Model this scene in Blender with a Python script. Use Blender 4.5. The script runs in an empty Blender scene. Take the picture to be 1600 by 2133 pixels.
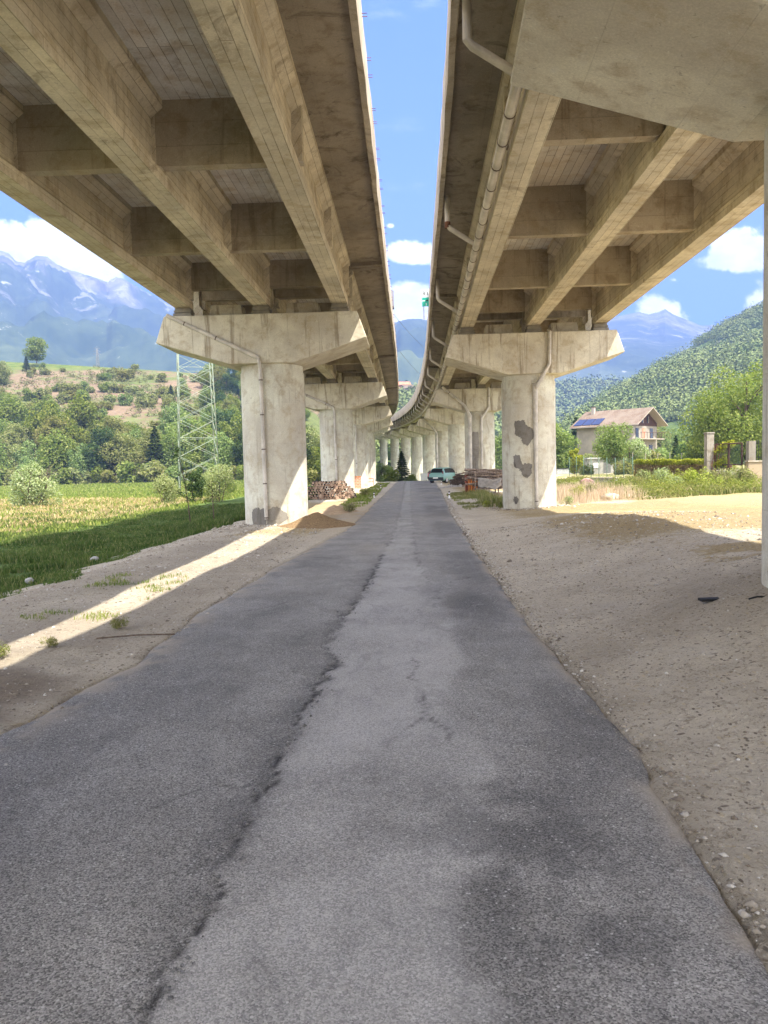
import bpy, bmesh, math, random
import numpy as np
from mathutils import Vector, Matrix
R_ = math.radians
rng = np.random.default_rng(7)
random.seed(7)
scene = bpy.context.scene
COL = scene.collection

# ------------------------------------------------------------------ camera
F, W, H, CZ = 1600.0, 1600, 2133, 1.75
def _cam(vx=850, vy=968, roll=1.35):
    r = R_(roll); x = vx-W/2; y = -(vy-H/2)
    x0 = x*math.cos(r)+y*math.sin(r); y0 = -x*math.sin(r)+y*math.cos(r)
    p = math.atan(y0/F); s = math.atan(x0/F*math.cos(p))
    f = np.array([-math.sin(s)*math.cos(p), math.cos(s)*math.cos(p), -math.sin(p)])
    rt = np.array([math.cos(s), math.sin(s), 0]); up = np.cross(rt, f)
    return rt*math.cos(r)-up*math.sin(r), rt*math.sin(r)+up*math.cos(r), f
CR, CU, CF = _cam()
cam_d = bpy.data.cameras.new('camera'); cam = bpy.data.objects.new('camera', cam_d); COL.objects.link(cam)
cam.matrix_world = Matrix(((CR[0], CU[0], -CF[0], 0), (CR[1], CU[1], -CF[1], 0), (CR[2], CU[2], -CF[2], CZ), (0, 0, 0, 1)))
cam_d.sensor_fit = 'VERTICAL'; cam_d.sensor_height = 24; cam_d.lens = 24*F/H
cam_d.clip_start = 0.05; cam_d.clip_end = 20000
scene.camera = cam
def at(px, py, Y):
    d = CF + CR*(px-W/2)/F - CU*(py-H/2)/F
    t = Y/d[1]
    return np.array([0, 0, CZ]) + t*d

# ------------------------------------------------------------------ light and exposure
SUN = Vector((1.0, -0.80, 2.2)).normalized()
SUN_EL = math.asin(SUN.z); SUN_AZ = math.atan2(SUN.x, SUN.y)
sl = bpy.data.lights.new('sun', 'SUN'); sl.energy = 2.8; sl.angle = R_(0.5); sl.color = (1.0, 0.93, 0.82)
so = bpy.data.objects.new('sun', sl); COL.objects.link(so)
so.rotation_euler = SUN.to_track_quat('Z', 'Y').to_euler()
scene.view_settings.view_transform = 'Standard'; scene.view_settings.look = 'None'
scene.view_settings.gamma = 1; scene.view_settings.exposure = 2.4
scene.cycles.max_bounces = 8; scene.cycles.diffuse_bounces = 5; scene.cycles.glossy_bounces = 2
scene.cycles.transmission_bounces = 3; scene.cycles.transparent_max_bounces = 8; scene.cycles.volume_bounces = 0
scene.cycles.sample_clamp_indirect = 8
scene.cycles.use_denoising = True

class NT:
    """tiny node helper"""
    def __init__(s, tree): s.t = tree; s.n = tree.nodes; s.l = tree.links
    def add(s, typ, **kw):
        nd = s.n.new(typ)
        for k, v in kw.items():
            if k == 'inp':
                for kk, vv in v.items():
                    sock = nd.inputs[kk]
                    if isinstance(vv, bpy.types.NodeSocket): s.l.new(vv, sock)
                    else: sock.default_value = vv
            else: setattr(nd, k, v)
        return nd
    def math(s, op, a, b=0.0, c=None, clamp=False):
        nd = s.add('ShaderNodeMath', operation=op, use_clamp=clamp)
        for i, v in enumerate((a, b) if c is None else (a, b, c)):
            if isinstance(v, bpy.types.NodeSocket): s.l.new(v, nd.inputs[i])
            else: nd.inputs[i].default_value = v
        return nd.outputs[0]
    def noise(s, vec, scale, detail=4, rough=.55, dist=0.0):
        nd = s.add('ShaderNodeTexNoise', inp={'Scale': scale, 'Detail': detail, 'Roughness': rough, 'Distortion': dist})
        if vec is not None: s.l.new(vec, nd.inputs['Vector'])
        return nd.outputs[0]
    def mapr(s, v, a, b, c=0.0, d=1.0, smooth=True):
        nd = s.add('ShaderNodeMapRange', inp={0: v, 1: a, 2: b, 3: c, 4: d})
        nd.interpolation_type = 'SMOOTHSTEP' if smooth else 'LINEAR'
        return nd.outputs[0]
    def mix(s, f, a, b, blend='MIX'):
        nd = s.add('ShaderNodeMix', data_type='RGBA', blend_type=blend)
        for i, v in ((0, f), (6, a), (7, b)):
            if isinstance(v, bpy.types.NodeSocket): s.l.new(v, nd.inputs[i])
            else: nd.inputs[i].default_value = v if i == 0 else (*v, 1)
        return nd.outputs[2]
    def scale(s, vec, v):
        nd = s.add('ShaderNodeVectorMath', operation='MULTIPLY'); s.l.new(vec, nd.inputs[0]); nd.inputs[1].default_value = v
        return nd.outputs[0]
    def ramp(s, v, stops):
        nd = s.add('ShaderNodeValToRGB'); s.l.new(v, nd.inputs[0]); e = nd.color_ramp.elements
        while len(e) < len(stops): e.new(0.5)
        for el, (p, c) in zip(e, stops): el.position = p; el.color = (*c, 1)
        return nd.outputs[0]

# ------------------------------------------------------------------ world: sky and clouds
world = bpy.data.worlds.new('World'); scene.world = world; world.use_nodes = True
wt = NT(world.node_tree); wt.n.clear()
sky = wt.add('ShaderNodeTexSky', sky_type='NISHITA', sun_disc=False)
sky.sun_elevation = SUN_EL; sky.sun_rotation = SUN_AZ; sky.altitude = 600; sky.dust_density = 0.6; sky.ozone_density = 2.2
tc = wt.add('ShaderNodeTexCoord')
sp = wt.add('ShaderNodeSeparateXYZ', inp={0: tc.outputs['Generated']})
yy = wt.math('MAXIMUM', wt.math('ABSOLUTE', sp.outputs[1]), 0.02)
cu = wt.math('DIVIDE', sp.outputs[0], yy); cv = wt.math('DIVIDE', sp.outputs[2], yy)
uv = wt.add('ShaderNodeCombineXYZ', inp={0: cu, 1: cv})
CLOUDS = [(95, 535, 150, 75, 1.25), (190, 590, 95, 55, 1.2), (15, 500, 75, 42, 1.2), (850, 652, 80, 60, 1.35), (855, 527, 75, 26, .85),
          (1570, 520, 110, 45, 1.0), (1500, 545, 70, 26, .8), (1385, 655, 75, 48, .62), (1600, 640, 60, 65, .75), (1405, 583, 16, 9, .7), (812, 470, 14, 9, .55),
          (-300, 480, 220, 90, 1.0), (1900, 430, 260, 90, 1.0), (600, 600, 120, 50, .9)]
cur = None
for cx, cy, rx, ry, st in CLOUDS:
    c = at(cx, cy, 1.0) - np.array([0, 0, CZ])
    a = wt.math('MULTIPLY', wt.math('SUBTRACT', cu, float(c[0])), 1600/rx)
    b = wt.math('MULTIPLY', wt.math('SUBTRACT', cv, float(c[2])), 1600/ry)
    d = wt.math('SQRT', wt.math('ADD', wt.math('MULTIPLY', a, a), wt.math('MULTIPLY', b, b)))
    m = wt.math('MULTIPLY', wt.math('SUBTRACT', 1.45, d), st)
    cur = m if cur is None else wt.math('MAXIMUM', cur, m)
n1 = wt.noise(uv.outputs[0], 11, 11, .64, .25)
n2 = wt.noise(wt.scale(uv.outputs[0], (1, 1.6, 1)), 34, 6, .6)
dens = wt.math('ADD', wt.math('MAXIMUM', cur, -1.0), wt.math('MULTIPLY', wt.math('SUBTRACT', n1, .5), 2.6))
cm = wt.mapr(dens, .42, .72)
n0 = wt.noise(wt.scale(uv.outputs[0], (1, 2.2, 1)), 5, 8, .6)
wisp = wt.math('MULTIPLY', wt.mapr(n0, .55, .8), .35)
cm = wt.math('MAXIMUM', cm, wisp)
# unseen cloud banks added at the sides, overhead and behind to brighten the shade
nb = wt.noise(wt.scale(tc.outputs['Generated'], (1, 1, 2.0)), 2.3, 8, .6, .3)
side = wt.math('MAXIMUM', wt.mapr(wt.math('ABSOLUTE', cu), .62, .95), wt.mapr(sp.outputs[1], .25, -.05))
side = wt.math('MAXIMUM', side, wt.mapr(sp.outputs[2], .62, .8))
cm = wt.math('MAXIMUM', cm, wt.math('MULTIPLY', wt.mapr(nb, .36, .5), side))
up_only = wt.mapr(cv, -.02, .05)
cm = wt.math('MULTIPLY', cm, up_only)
skyc = wt.mix(1.0, sky.outputs[0], (.28, .43, .74), 'MULTIPLY')
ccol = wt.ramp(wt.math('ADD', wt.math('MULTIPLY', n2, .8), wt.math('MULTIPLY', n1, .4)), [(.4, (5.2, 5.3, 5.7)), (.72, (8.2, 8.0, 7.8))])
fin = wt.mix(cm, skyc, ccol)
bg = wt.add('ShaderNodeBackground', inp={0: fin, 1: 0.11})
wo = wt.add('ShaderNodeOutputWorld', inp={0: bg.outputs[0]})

# ------------------------------------------------------------------ numpy noise
def _hash(ix, iy, seed):
    h = (ix.astype(np.int64)*374761393 + iy.astype(np.int64)*668265263 + seed*974711) & 0xffffffff
    h = ((h ^ (h >> 13))*1274126177) & 0xffffffff
    return ((h ^ (h >> 16)) & 0xffff)/65535.0
def vnoise(x, y, seed=0):
    x = np.asarray(x, float); y = np.asarray(y, float)
    ix = np.floor(x); iy = np.floor(y); fx = x-ix; fy = y-iy
    fx = fx*fx*(3-2*fx); fy = fy*fy*(3-2*fy)
    a = _hash(ix, iy, seed); b = _hash(ix+1, iy, seed); c = _hash(ix, iy+1, seed); d = _hash(ix+1, iy+1, seed)
    return (a*(1-fx)+b*fx)*(1-fy)+(c*(1-fx)+d*fx)*fy
def fbm(x, y, seed=0, o=5):
    s = 0; a = .5; f = 1
    for i in range(o):
        s = s+a*vnoise(np.asarray(x)*f, np.asarray(y)*f, seed+i); a *= .5; f *= 2.03
    return s/(1-.5**o)
def sst(v, a, b):
    t = np.clip((np.asarray(v, float)-a)/(b-a), 0, 1); return t*t*(3-2*t)

# ------------------------------------------------------------------ mesh helpers
def from_np(name, V, faces, mat, uv=None, attr=None, smooth=False):
    """faces: (n,k) int array"""
    V = np.asarray(V, np.float32); Fa = np.asarray(faces, np.int32)
    me = bpy.data.meshes.new(name)
    me.vertices.add(len(V)); me.vertices.foreach_set('co', V.ravel())
    n, k = Fa.shape
    me.loops.add(n*k); me.loops.foreach_set('vertex_index', Fa.ravel())
    me.polygons.add(n); me.polygons.foreach_set('loop_start', np.arange(0, n*k, k, dtype=np.int32))
    if smooth: me.polygons.foreach_set('use_smooth', np.ones(n, bool))
    me.update(calc_edges=True); me.validate()
    if attr is not None:
        at_ = me.color_attributes.new('mask', 'FLOAT_COLOR', 'POINT'); at_.data.foreach_set('color', np.asarray(attr, np.float32).ravel())
    if mat: me.materials.append(mat)
    return me
def wloc(o):
    p = Vector((0, 0, 0))
    while o is not None: p += o.location; o = o.parent
    return p
def link(name, me, parent=None, loc=None):
    o = bpy.data.objects.new(name, me); COL.objects.link(o)
    if parent is not None: o.parent = parent
    if loc is not None: o.location = loc
    return o
def tag(o, label=None, cat=None, group=None, kind=None):
    if label: o['label'] = label
    if cat: o['category'] = cat
    if group: o['group'] = group
    if kind: o['kind'] = kind
    return o
def thing(name, label, cat, loc=(0, 0, 0), group=None, rz=0):
    o = bpy.data.objects.new(name, None); COL.objects.link(o); o.location = loc; o.rotation_euler.z = rz
    o.empty_display_size = .2
    return tag(o, label, cat, group)
def copy_tree(o, parent=None):
    c = o.copy(); COL.objects.link(c); c.parent = parent
    for ch in list(o.children): copy_tree(ch, c)
    return c

class MB:
    def __init__(s): s.v = []; s.f = []; s.u = []; s.sm = []
    def poly(s, pts, uvs=None, smooth=False):
        i = len(s.v); s.v += [tuple(map(float, p)) for p in pts]; s.f.append(list(range(i, i+len(pts))))
        if uvs is None:
            a = Vector(pts[1])-Vector(pts[0]); n = a.cross(Vector(pts[-1])-Vector(pts[0]))
            if a.length < 1e-9: a = Vector((1, 0, 0))
            a.normalize(); b = n.cross(a); b = b.normalized() if b.length > 1e-12 else Vector((0, 0, 1))
            uvs = [((Vector(p)-Vector(pts[0])).dot(a), (Vector(p)-Vector(pts[0])).dot(b)) for p in pts]
        s.u.append(uvs); s.sm.append(smooth)
    def box(s, c, d, rz=0, taper=1.0):
        c = Vector(c); hx, hy, hz = d[0]/2, d[1]/2, d[2]/2; M = Matrix.Rotation(rz, 3, 'Z')
        P = [c+M @ Vector((x*hx*(taper if z > 0 else 1), y*hy*(taper if z > 0 else 1), z*hz)) for z in (-1, 1) for x, y in ((-1, -1), (1, -1), (1, 1), (-1, 1))]
        for q in ((0, 3, 2, 1), (4, 5, 6, 7), (0, 1, 5, 4), (1, 2, 6, 5), (2, 3, 7, 6), (3, 0, 4, 7)): s.poly([P[k] for k in q])
    def sweep(s, path, prof, caps=True, closed=True, smooth=False, u0=0.0):
        """path: list of (pos Vector, right Vector, up Vector); prof: list of (x,z) CCW"""
        rings = [[p+r*x+u*z for x, z in prof] for p, r, u in path]
        per = [0]
        n = len(prof)
        for i in range(n): per.append(per[-1]+math.hypot(prof[(i+1) % n][0]-prof[i][0], prof[(i+1) % n][1]-prof[i][1]))
        L = u0
        for a in range(len(rings)-1):
            dl = (path[a+1][0]-path[a][0]).length
            for i in range(n if closed else n-1):
                j = (i+1) % n
                s.poly([rings[a][i], rings[a][j], rings[a+1][j], rings[a+1][i]], [(L, per[i]), (L, per[i+1]), (L+dl, per[i+1]), (L+dl, per[i])], smooth)
            L += dl
        if caps:
            s.poly(list(reversed(rings[0]))); s.poly(rings[-1])
    def tube(s, pts, r, seg=10, cap=True, r2=None):
        pts = [Vector(p) for p in pts]; rings = []; T0 = None
        for i, p in enumerate(pts):
            t = (pts[min(i+1, len(pts)-1)]-pts[max(i-1, 0)]).normalized()
            a = Vector((0, 0, 1)) if abs(t.z) < .95 else Vector((0, 1, 0))
            x = t.cross(a).normalized(); y = x.cross(t).normalized()
            if rings and False: pass
            if T0 is not None:
                # keep frames close to the previous one
                if x.dot(T0) < 0: x = -x; y = -y
            T0 = x
            k = 1.0
            if 0 < i < len(pts)-1:
                c = (p-pts[i-1]).normalized().dot((pts[i+1]-p).normalized()); k = 1/max(.6, math.sqrt((1+c)/2))
            rr = r if r2 is None else r+(r2-r)*i/(len(pts)-1)
            rings.append([p+(x*math.cos(q)+y*math.sin(q))*rr*k for q in [2*math.pi*j/seg for j in range(seg)]])
        # match rings by nearest offset
        for i in range(1, len(rings)):
            best = min(range(seg), key=lambda o: sum((rings[i][(j+o) % seg]-rings[i-1][j]).length_squared for j in (0, seg//3, 2*seg//3)))
            rings[i] = [rings[i][(j+best) % seg] for j in range(seg)]
        L = 0
        for i in range(len(rings)-1):
            dl = (pts[i+1]-pts[i]).length
            for j in range(seg):
                k = (j+1) % seg
                s.poly([rings[i][j], rings[i][k], rings[i+1][k], rings[i+1][j]], [(L, j/seg), (L, (j+1)/seg), (L+dl, (j+1)/seg), (L+dl, j/seg)], True)
            L += dl
        if cap: s.poly(list(reversed(rings[0]))); s.poly(rings[-1])
    def lathe(s, prof, c, seg=40, caps=True, tilt=0):
        c = Vector(c)
        for a in range(len(prof)-1):
            for j in range(seg):
                q0, q1 = 2*math.pi*j/seg, 2*math.pi*(j+1)/seg
                (r0, z0), (r1, z1) = prof[a], prof[a+1]
                P = [(c.x+r0*math.cos(q0), c.y+r0*math.sin(q0), c.z+z0), (c.x+r0*math.cos(q1), c.y+r0*math.sin(q1), c.z+z0),
                     (c.x+r1*math.cos(q1), c.y+r1*math.sin(q1), c.z+z1), (c.x+r1*math.cos(q0), c.y+r1*math.sin(q0), c.z+z1)]
                s.poly(P, [(q0*r0, z0), (q1*r0, z0), (q1*r0, z1), (q0*r0, z1)], True)
        if caps:
            for (r, z), rev in ((prof[0], True), (prof[-1], False)):
                if r > 1e-4:
                    ring = [(c.x+r*math.cos(2*math.pi*j/seg), c.y+r*math.sin(2*math.pi*j/seg), c.z+z) for j in range(seg)]
                    s.poly(list(reversed(ring)) if rev else ring)
    def mesh(s, name, mat, origin=(0, 0, 0), weld=True):
        o = Vector(origin); me = bpy.data.meshes.new(name)
        me.from_pydata([(a-o.x, b-o.y, c-o.z) for a, b, c in s.v], [], s.f)
        uvl = me.uv_layers.new(name='UVMap'); flat = [c for f in s.u for p in f for c in p]
        uvl.data.foreach_set('uv', flat)
        me.polygons.foreach_set('use_smooth', s.sm)
        if weld:
            bm = bmesh.new(); bm.from_mesh(me); bmesh.ops.remove_doubles(bm, verts=bm.verts, dist=1e-4)
            for e_ in bm.edges:
                if len(e_.link_faces) == 2 and e_.calc_face_angle(0) > .62: e_.smooth = False
            bm.to_mesh(me); bm.free()
        me.materials.append(mat); me.update()
        return me
    def build(s, name, mat, parent=None, origin=None, bevel=0, weld=True):
        if origin is None: origin = wloc(parent) if parent is not None else (0, 0, 0)
        o = link(name, s.mesh(name, mat, origin, weld), parent)
        if parent is None and origin is not None: o.location = origin
        if bevel:
            m = o.modifiers.new('bevel', 'BEVEL'); m.width = bevel; m.segments = 2; m.limit_method = 'ANGLE'; m.angle_limit = R_(35)
        return o

# ------------------------------------------------------------------ materials
def mat(name, fn, rough=.85, spec=.3):
    m = bpy.data.materials.new(name); m.use_nodes = True; t = NT(m.node_tree); t.n.clear()
    b = t.add('ShaderNodeBsdfPrincipled'); b.inputs['Roughness'].default_value = rough
    b.inputs['Specular IOR Level'].default_value = spec
    o = t.add('ShaderNodeOutputMaterial', inp={0: b.outputs[0]})
    r = fn(t, b)
    if r is not None:
        if isinstance(r, tuple) and len(r) == 4: col, hgt, st, dist = r
        else: col, hgt = r, None
        if isinstance(col, bpy.types.NodeSocket): t.l.new(col, b.inputs['Base Color'])
        else: b.inputs['Base Color'].default_value = (*col, 1)
        if hgt is not None:
            bp = t.add('ShaderNodeBump', inp={'Height': hgt, 'Strength': st, 'Distance': dist}); t.l.new(bp.outputs[0], b.inputs['Normal'])
    return m
def geo(t): return t.add('ShaderNodeNewGeometry').outputs['Position']
def plain(name, c, rough=.6, var=.15, sc=6, metal=0):
    def fn(t, b):
        b.inputs['Metallic'].default_value = metal
        n = t.noise(geo(t), sc, 4)
        return t.mix(t.mapr(n, .3, .7), tuple(x*(1-var) for x in c), tuple(min(1, x*(1+var)) for x in c))
    return mat(name, fn, rough)

def concrete(name, base, boards=0.0, bw=.14, streak=.5, stain=.5, pores=True, tint=(1, 1, 1)):
    def fn(t, b):
        P = geo(t)
        uvn = t.add('ShaderNodeTexCoord').outputs['UV']
        big = t.noise(P, .55, 5, .6, .3); mid = t.noise(P, 2.6, 6, .65, .2); fine = t.noise(P, 45, 4, .7)
        dark = tuple(c*.62 for c in base); lite = tuple(min(.8, c*1.22) for c in base)
        col = t.mix(t.mapr(big, .3, .7), tuple(c*.82 for c in base), lite)
        col = t.mix(t.math('MULTIPLY', t.mapr(mid, .47, .66), .7), col, tuple(c*f for c, f in zip(base, (.72, .66, .56))))
        st = t.noise(t.scale(P, (3.2, 3.2, .22)), 1.3, 6, .65, .6)
        nz_ = t.math('ABSOLUTE', t.add('ShaderNodeSeparateXYZ', inp={0: t.add('ShaderNodeNewGeometry').outputs['True Normal']}).outputs[2]); st = t.math('MULTIPLY', st, t.mapr(nz_, .9, .5))
        col = t.mix(t.math('MULTIPLY', t.mapr(st, .53, .66), min(1, streak*1.35)), col, tuple(c*f for c, f in zip(base, (.42, .37, .31))))
        pale = t.noise(t.scale(P, (1.7, 1.7, .5)), 1.9, 5, .6, .9)
        col = t.mix(t.math('MULTIPLY', t.mapr(pale, .55, .8), .4), col, tuple(min(.75, c*1.45) for c in base))
        blotch = t.noise(P, 1.05, 7, .7, 1.1)
        col = t.mix(t.math('MULTIPLY', t.mapr(blotch, .53, .68), min(1, stain*1.5)), col, tuple(c*f for c, f in zip(base, (.48, .44, .4))))
        sp_ = t.noise(t.scale(P, (1, 1, 1)), 13, 5, .75, .6); col = t.mix(t.math('MULTIPLY', t.mapr(sp_, .6, .68), .6), col, tuple(c*.45 for c in base)); col = t.mix(t.math('MULTIPLY', t.mapr(sp_, .38, .32), .5), col, tuple(min(.85, c*1.5) for c in base))
        col = t.mix(t.mapr(fine, .35, .75), t.mix(1, col, (.8, .8, .8), 'MULTIPLY'), col)
        h = t.math('ADD', t.math('MULTIPLY', mid, .5), t.math('MULTIPLY', fine, .25))
        if pores:
            v = t.add('ShaderNodeTexVoronoi', inp={'Vector': P, 'Scale': 7.0, 'Randomness': 1.0}).outputs['Distance']
            pm = t.math('MULTIPLY', t.mapr(v, .07, .035), t.mapr(mid, .45, .6))
            col = t.mix(pm, col, tuple(c*.3 for c in base))
        if boards:
            br = t.add('ShaderNodeTexBrick', offset=.5, inp={'Vector': uvn, 'Scale': 1.0, 'Mortar Size': .006, 'Mortar Smooth': .35, 'Brick Width': 3.1, 'Row Height': bw,
                       'Color1': (.86, .86, .86, 1), 'Color2': (1.08, 1.06, 1.02, 1), 'Mortar': (.4, .37, .33, 1), 'Bias': 0.0})
            lm = t.mapr(t.noise(uvn, .9, 4, .6), .25, .6)
            col = t.mix(t.math('MULTIPLY', lm, boards), col, t.mix(1, col, br.outputs['Color'], 'MULTIPLY'))
            h = t.math('SUBTRACT', h, t.math('MULTIPLY', br.outputs['Fac'], boards*.9))
        return col, h, .55, .02
    return mat(name, fn, .9, .2)
CB = (.45, .385, .275)
M_slab = concrete('slab_concrete', (.78, .72, .64), 1.3, .17, .15, .35)
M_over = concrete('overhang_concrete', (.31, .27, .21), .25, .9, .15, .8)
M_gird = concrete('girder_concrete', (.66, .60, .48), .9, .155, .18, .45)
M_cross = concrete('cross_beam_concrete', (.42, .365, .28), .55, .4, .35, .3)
M_cap = concrete('cap_concrete', (.68, .62, .50), .22, 1.05, .6, .1)
M_col = concrete('column_concrete', (.70, .65, .54), .28, 1.25, .4, .22)
M_par = concrete('parapet_concrete', (.56, .5, .4), .3, .6, .8, .5)
M_patch = concrete('mortar_patch', (.235, .22, .195), 0, .5, .3, .9)
M_bear = plain('bearing_metal', (.22, .2, .16), .5)
def _pipe(t, b):
    P = geo(t); n = t.noise(P, 2.2, 5, .6); uvn = t.add('ShaderNodeTexCoord').outputs['UV']
    col = t.mix(t.mapr(n, .35, .65), (.42, .39, .34), (.62, .58, .51))
    return col
M_pill = concrete('pillar_concrete', (.3, .27, .22), 0, .5, .6, .5)
M_pipe = mat('drain_pipe', _pipe, .5, .4)
M_clamp = plain('pipe_clamp', (.12, .09, .07), .6)
M_rusty = plain('rusty_iron', (.16, .075, .045), .85, .35, 9)
M_gate = plain('dark_iron', (.06, .035, .025), .8, .3, 9)
M_black = plain('black_rubber', (.02, .02, .02), .7)
M_white = plain('white_paint', (.75, .75, .73), .5, .05)
M_wire = plain('wire', (.1, .1, .1), .5)

# ------------------------------------------------------------------ terrain
EDGE_R = ([-4, 2.6, 4.6, 8.3, 14.3, 27, 52, 80, 95], [1.25, 1.2, 1.34, 1.26, 1.31, 1.48, 2.2, 2.65, 3.2])
EDGE_L = ([-4, 5, 6.7, 9.4, 14.2, 21.6, 39.7, 77, 95], [-2.95, -2.79, -2.52, -2.56, -2.3, -1.67, -1.53, -1.24, -.8])
def edge_r(y): return np.interp(y, *EDGE_R)+.05*(fbm(np.asarray(y)*1.7, 3.1, 11, 4)-.5)*2
def edge_l(y): return np.interp(y, *EDGE_L)+.09*(fbm(np.asarray(y)*1.3, 7.7, 12, 4)-.5)*2
def terr(x, y, detail=True):
    x = np.asarray(x, float); y = np.asarray(y, float)
    near = 1-sst(y, 15, 27)
    z = sst(x, .9, 5.4)*.55*near+.42*np.exp(-(((x-4.4)/1.5)**2+((y-6.4)/2.2)**2))
    z = z+sst(x, 1.4, 5)*.07+sst(x, 6, 13)*.28*sst(y, 15, 27)
    z = z-sst(-x, 5.0, 8.2)*.46
    z = z-1.25*sst(y, 84, 132)*sst(x, -26, -14)*(1-sst(x, 22, 45))
    z = z-.12*sst(y, 79, 90)*sst(x, -6, -3)*(1-sst(x, 2, 9))
    off = np.minimum(sst(x, edge_r(y)+.02, edge_r(y)+.9)+sst(-x, -edge_l(y)+.02, -edge_l(y)+.9), 1)
    if detail:
        z = z+off*((fbm(x*.5, y*.5, 3, 4)-.5)*.16+(fbm(x*3, y*3, 5, 3)-.5)*.035)+off*(fbm(x*.06, y*.06, 8, 3)-.5)*.5*sst(np.hypot(x, y), 25, 60)
    return z
def tz(x, y): return float(terr(x, y))
def axis(lim_in, s0, g, lim):
    a = [0.0]
    while a[-1] < lim: a.append(a[-1]+max(s0, g*(a[-1]-lim_in if a[-1] > lim_in else 0)))
    return np.array(a)
xa = axis(1.0, .075, .03, 3200); xs = np.concatenate([-xa[:0:-1], xa])-.5
ya = [-60, -30, -15, -8, -5, -3, -1.5, 0, 1, 1.6]
while ya[-1] < 3300: ya.append(ya[-1]+max(.06, .0095*ya[-1]))
ys = np.array(ya)
X, Y = np.meshgrid(xs, ys); Z = terr(X, Y)
inroad = (X > edge_l(Y)-.02) & (X < edge_r(Y)+.02) & (Y < 92)
Z = Z-.05*inroad
def grass_edge(y): return np.interp(y, [0, 8, 11.9, 16, 20.5, 25.4, 28, 33, 60, 90], [-7.2, -7.0, -6.5, -6.3, -6.4, -5.7, -5.6, -5.4, -5.5, -6])
def masks(X, Y):
    n1 = fbm(X*.7, Y*.7, 21); n2 = fbm(X*.18, Y*.18, 22); n3 = fbm(X*2.3, Y*2.3, 23); ns = fbm(X*.05, Y*.35, 24)
    g = sst(grass_edge(Y)-X+(n1-.5)*3.0+(n3-.5)*1.2, -.5, .7)
    # sunlit meadow: bands of straw and green
    field = sst(-X, 14, 17)
    dry = field*sst(ns+.35*(1-sst(Y, 22, 50))*1.0-.30*sst(Y, 60, 95), .46, .62)
    # verges
    vr = sst(X, 1.9, 2.3)*(1-sst(X, 3.6, 4.6))*sst(Y, 27, 30)*(1-sst(Y, 42, 46))
    vl = sst(-X, 1.7, 2.0)*(1-sst(-X, 2.6, 3.6))*sst(Y, 28, 36)*(1-sst(Y, 75, 85))*.8
    tuft = sst(-X, 3.3, 3.8)*(1-sst(-X, 4.6, 5.2))*sst(Y, 8.6, 9.6)*(1-sst(Y, 12.0, 13.5))*.9
    right = sst(X+.10*(Y-30), 8.2, 10.5)*sst(Y, 26, 33)
    far = sst(Y, 84, 100)
    g = np.maximum.reduce([g, .62*vr*sst(n1*.6+n3*.4, .35, .6), .55*vl*sst(n1*.5+n3*.5, .4, .6), .5*tuft*sst(n1*.5+n3*.5, .4, .6), right*sst(n1+.15, .4, .6), far*.9])
    s = np.maximum(dry, sst(X, 1.6, 4)*sst(Y, 8, 13)*(.5+.5*sst(n2, .35, .6))*(1-right*.4))
    s = np.maximum(s, .9*sst(X, 3.2, 4.2)*sst(Y, 7.5, 9)*(1-sst(Y, 10.5, 12))*sst(n1, .4, .6))
    s = np.maximum(s, .8*sst(-X, 2, 2.6)*(1-sst(-X, 5, 5.5))*sst(Y, 17, 21)*(1-sst(Y, 40, 44))*sst(n2, .25, .5))
    d = sst(-X, 2.5, 3.2)*(1-sst(Y, 6.2, 9))*sst(n1, .25, .5)
    d = np.maximum(d, sst(X, 1.0, 1.4)*(1-sst(Y, 5, 12))*sst(n3, .4, .7)*.3)
    d = np.maximum(d, .42*sst(-X, 2.3, 3.0)*(1-sst(Y, 30, 45))*(.4+.6*sst(n1, .35, .6)))
    sand = np.exp(-(((X+2.2)/1.6)**2+((Y-30)/9)**2))
    return g, s, d, sand
g, s, d, sand = masks(X, Y)
A = np.stack([g, s, d, sand], -1).reshape(-1, 4)
ny, nx = X.shape
idx = np.arange(ny*nx).reshape(ny, nx)
Fq = np.stack([idx[:-1, :-1], idx[:-1, 1:], idx[1:, 1:], idx[1:, :-1]], -1).reshape(-1, 4)
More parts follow.
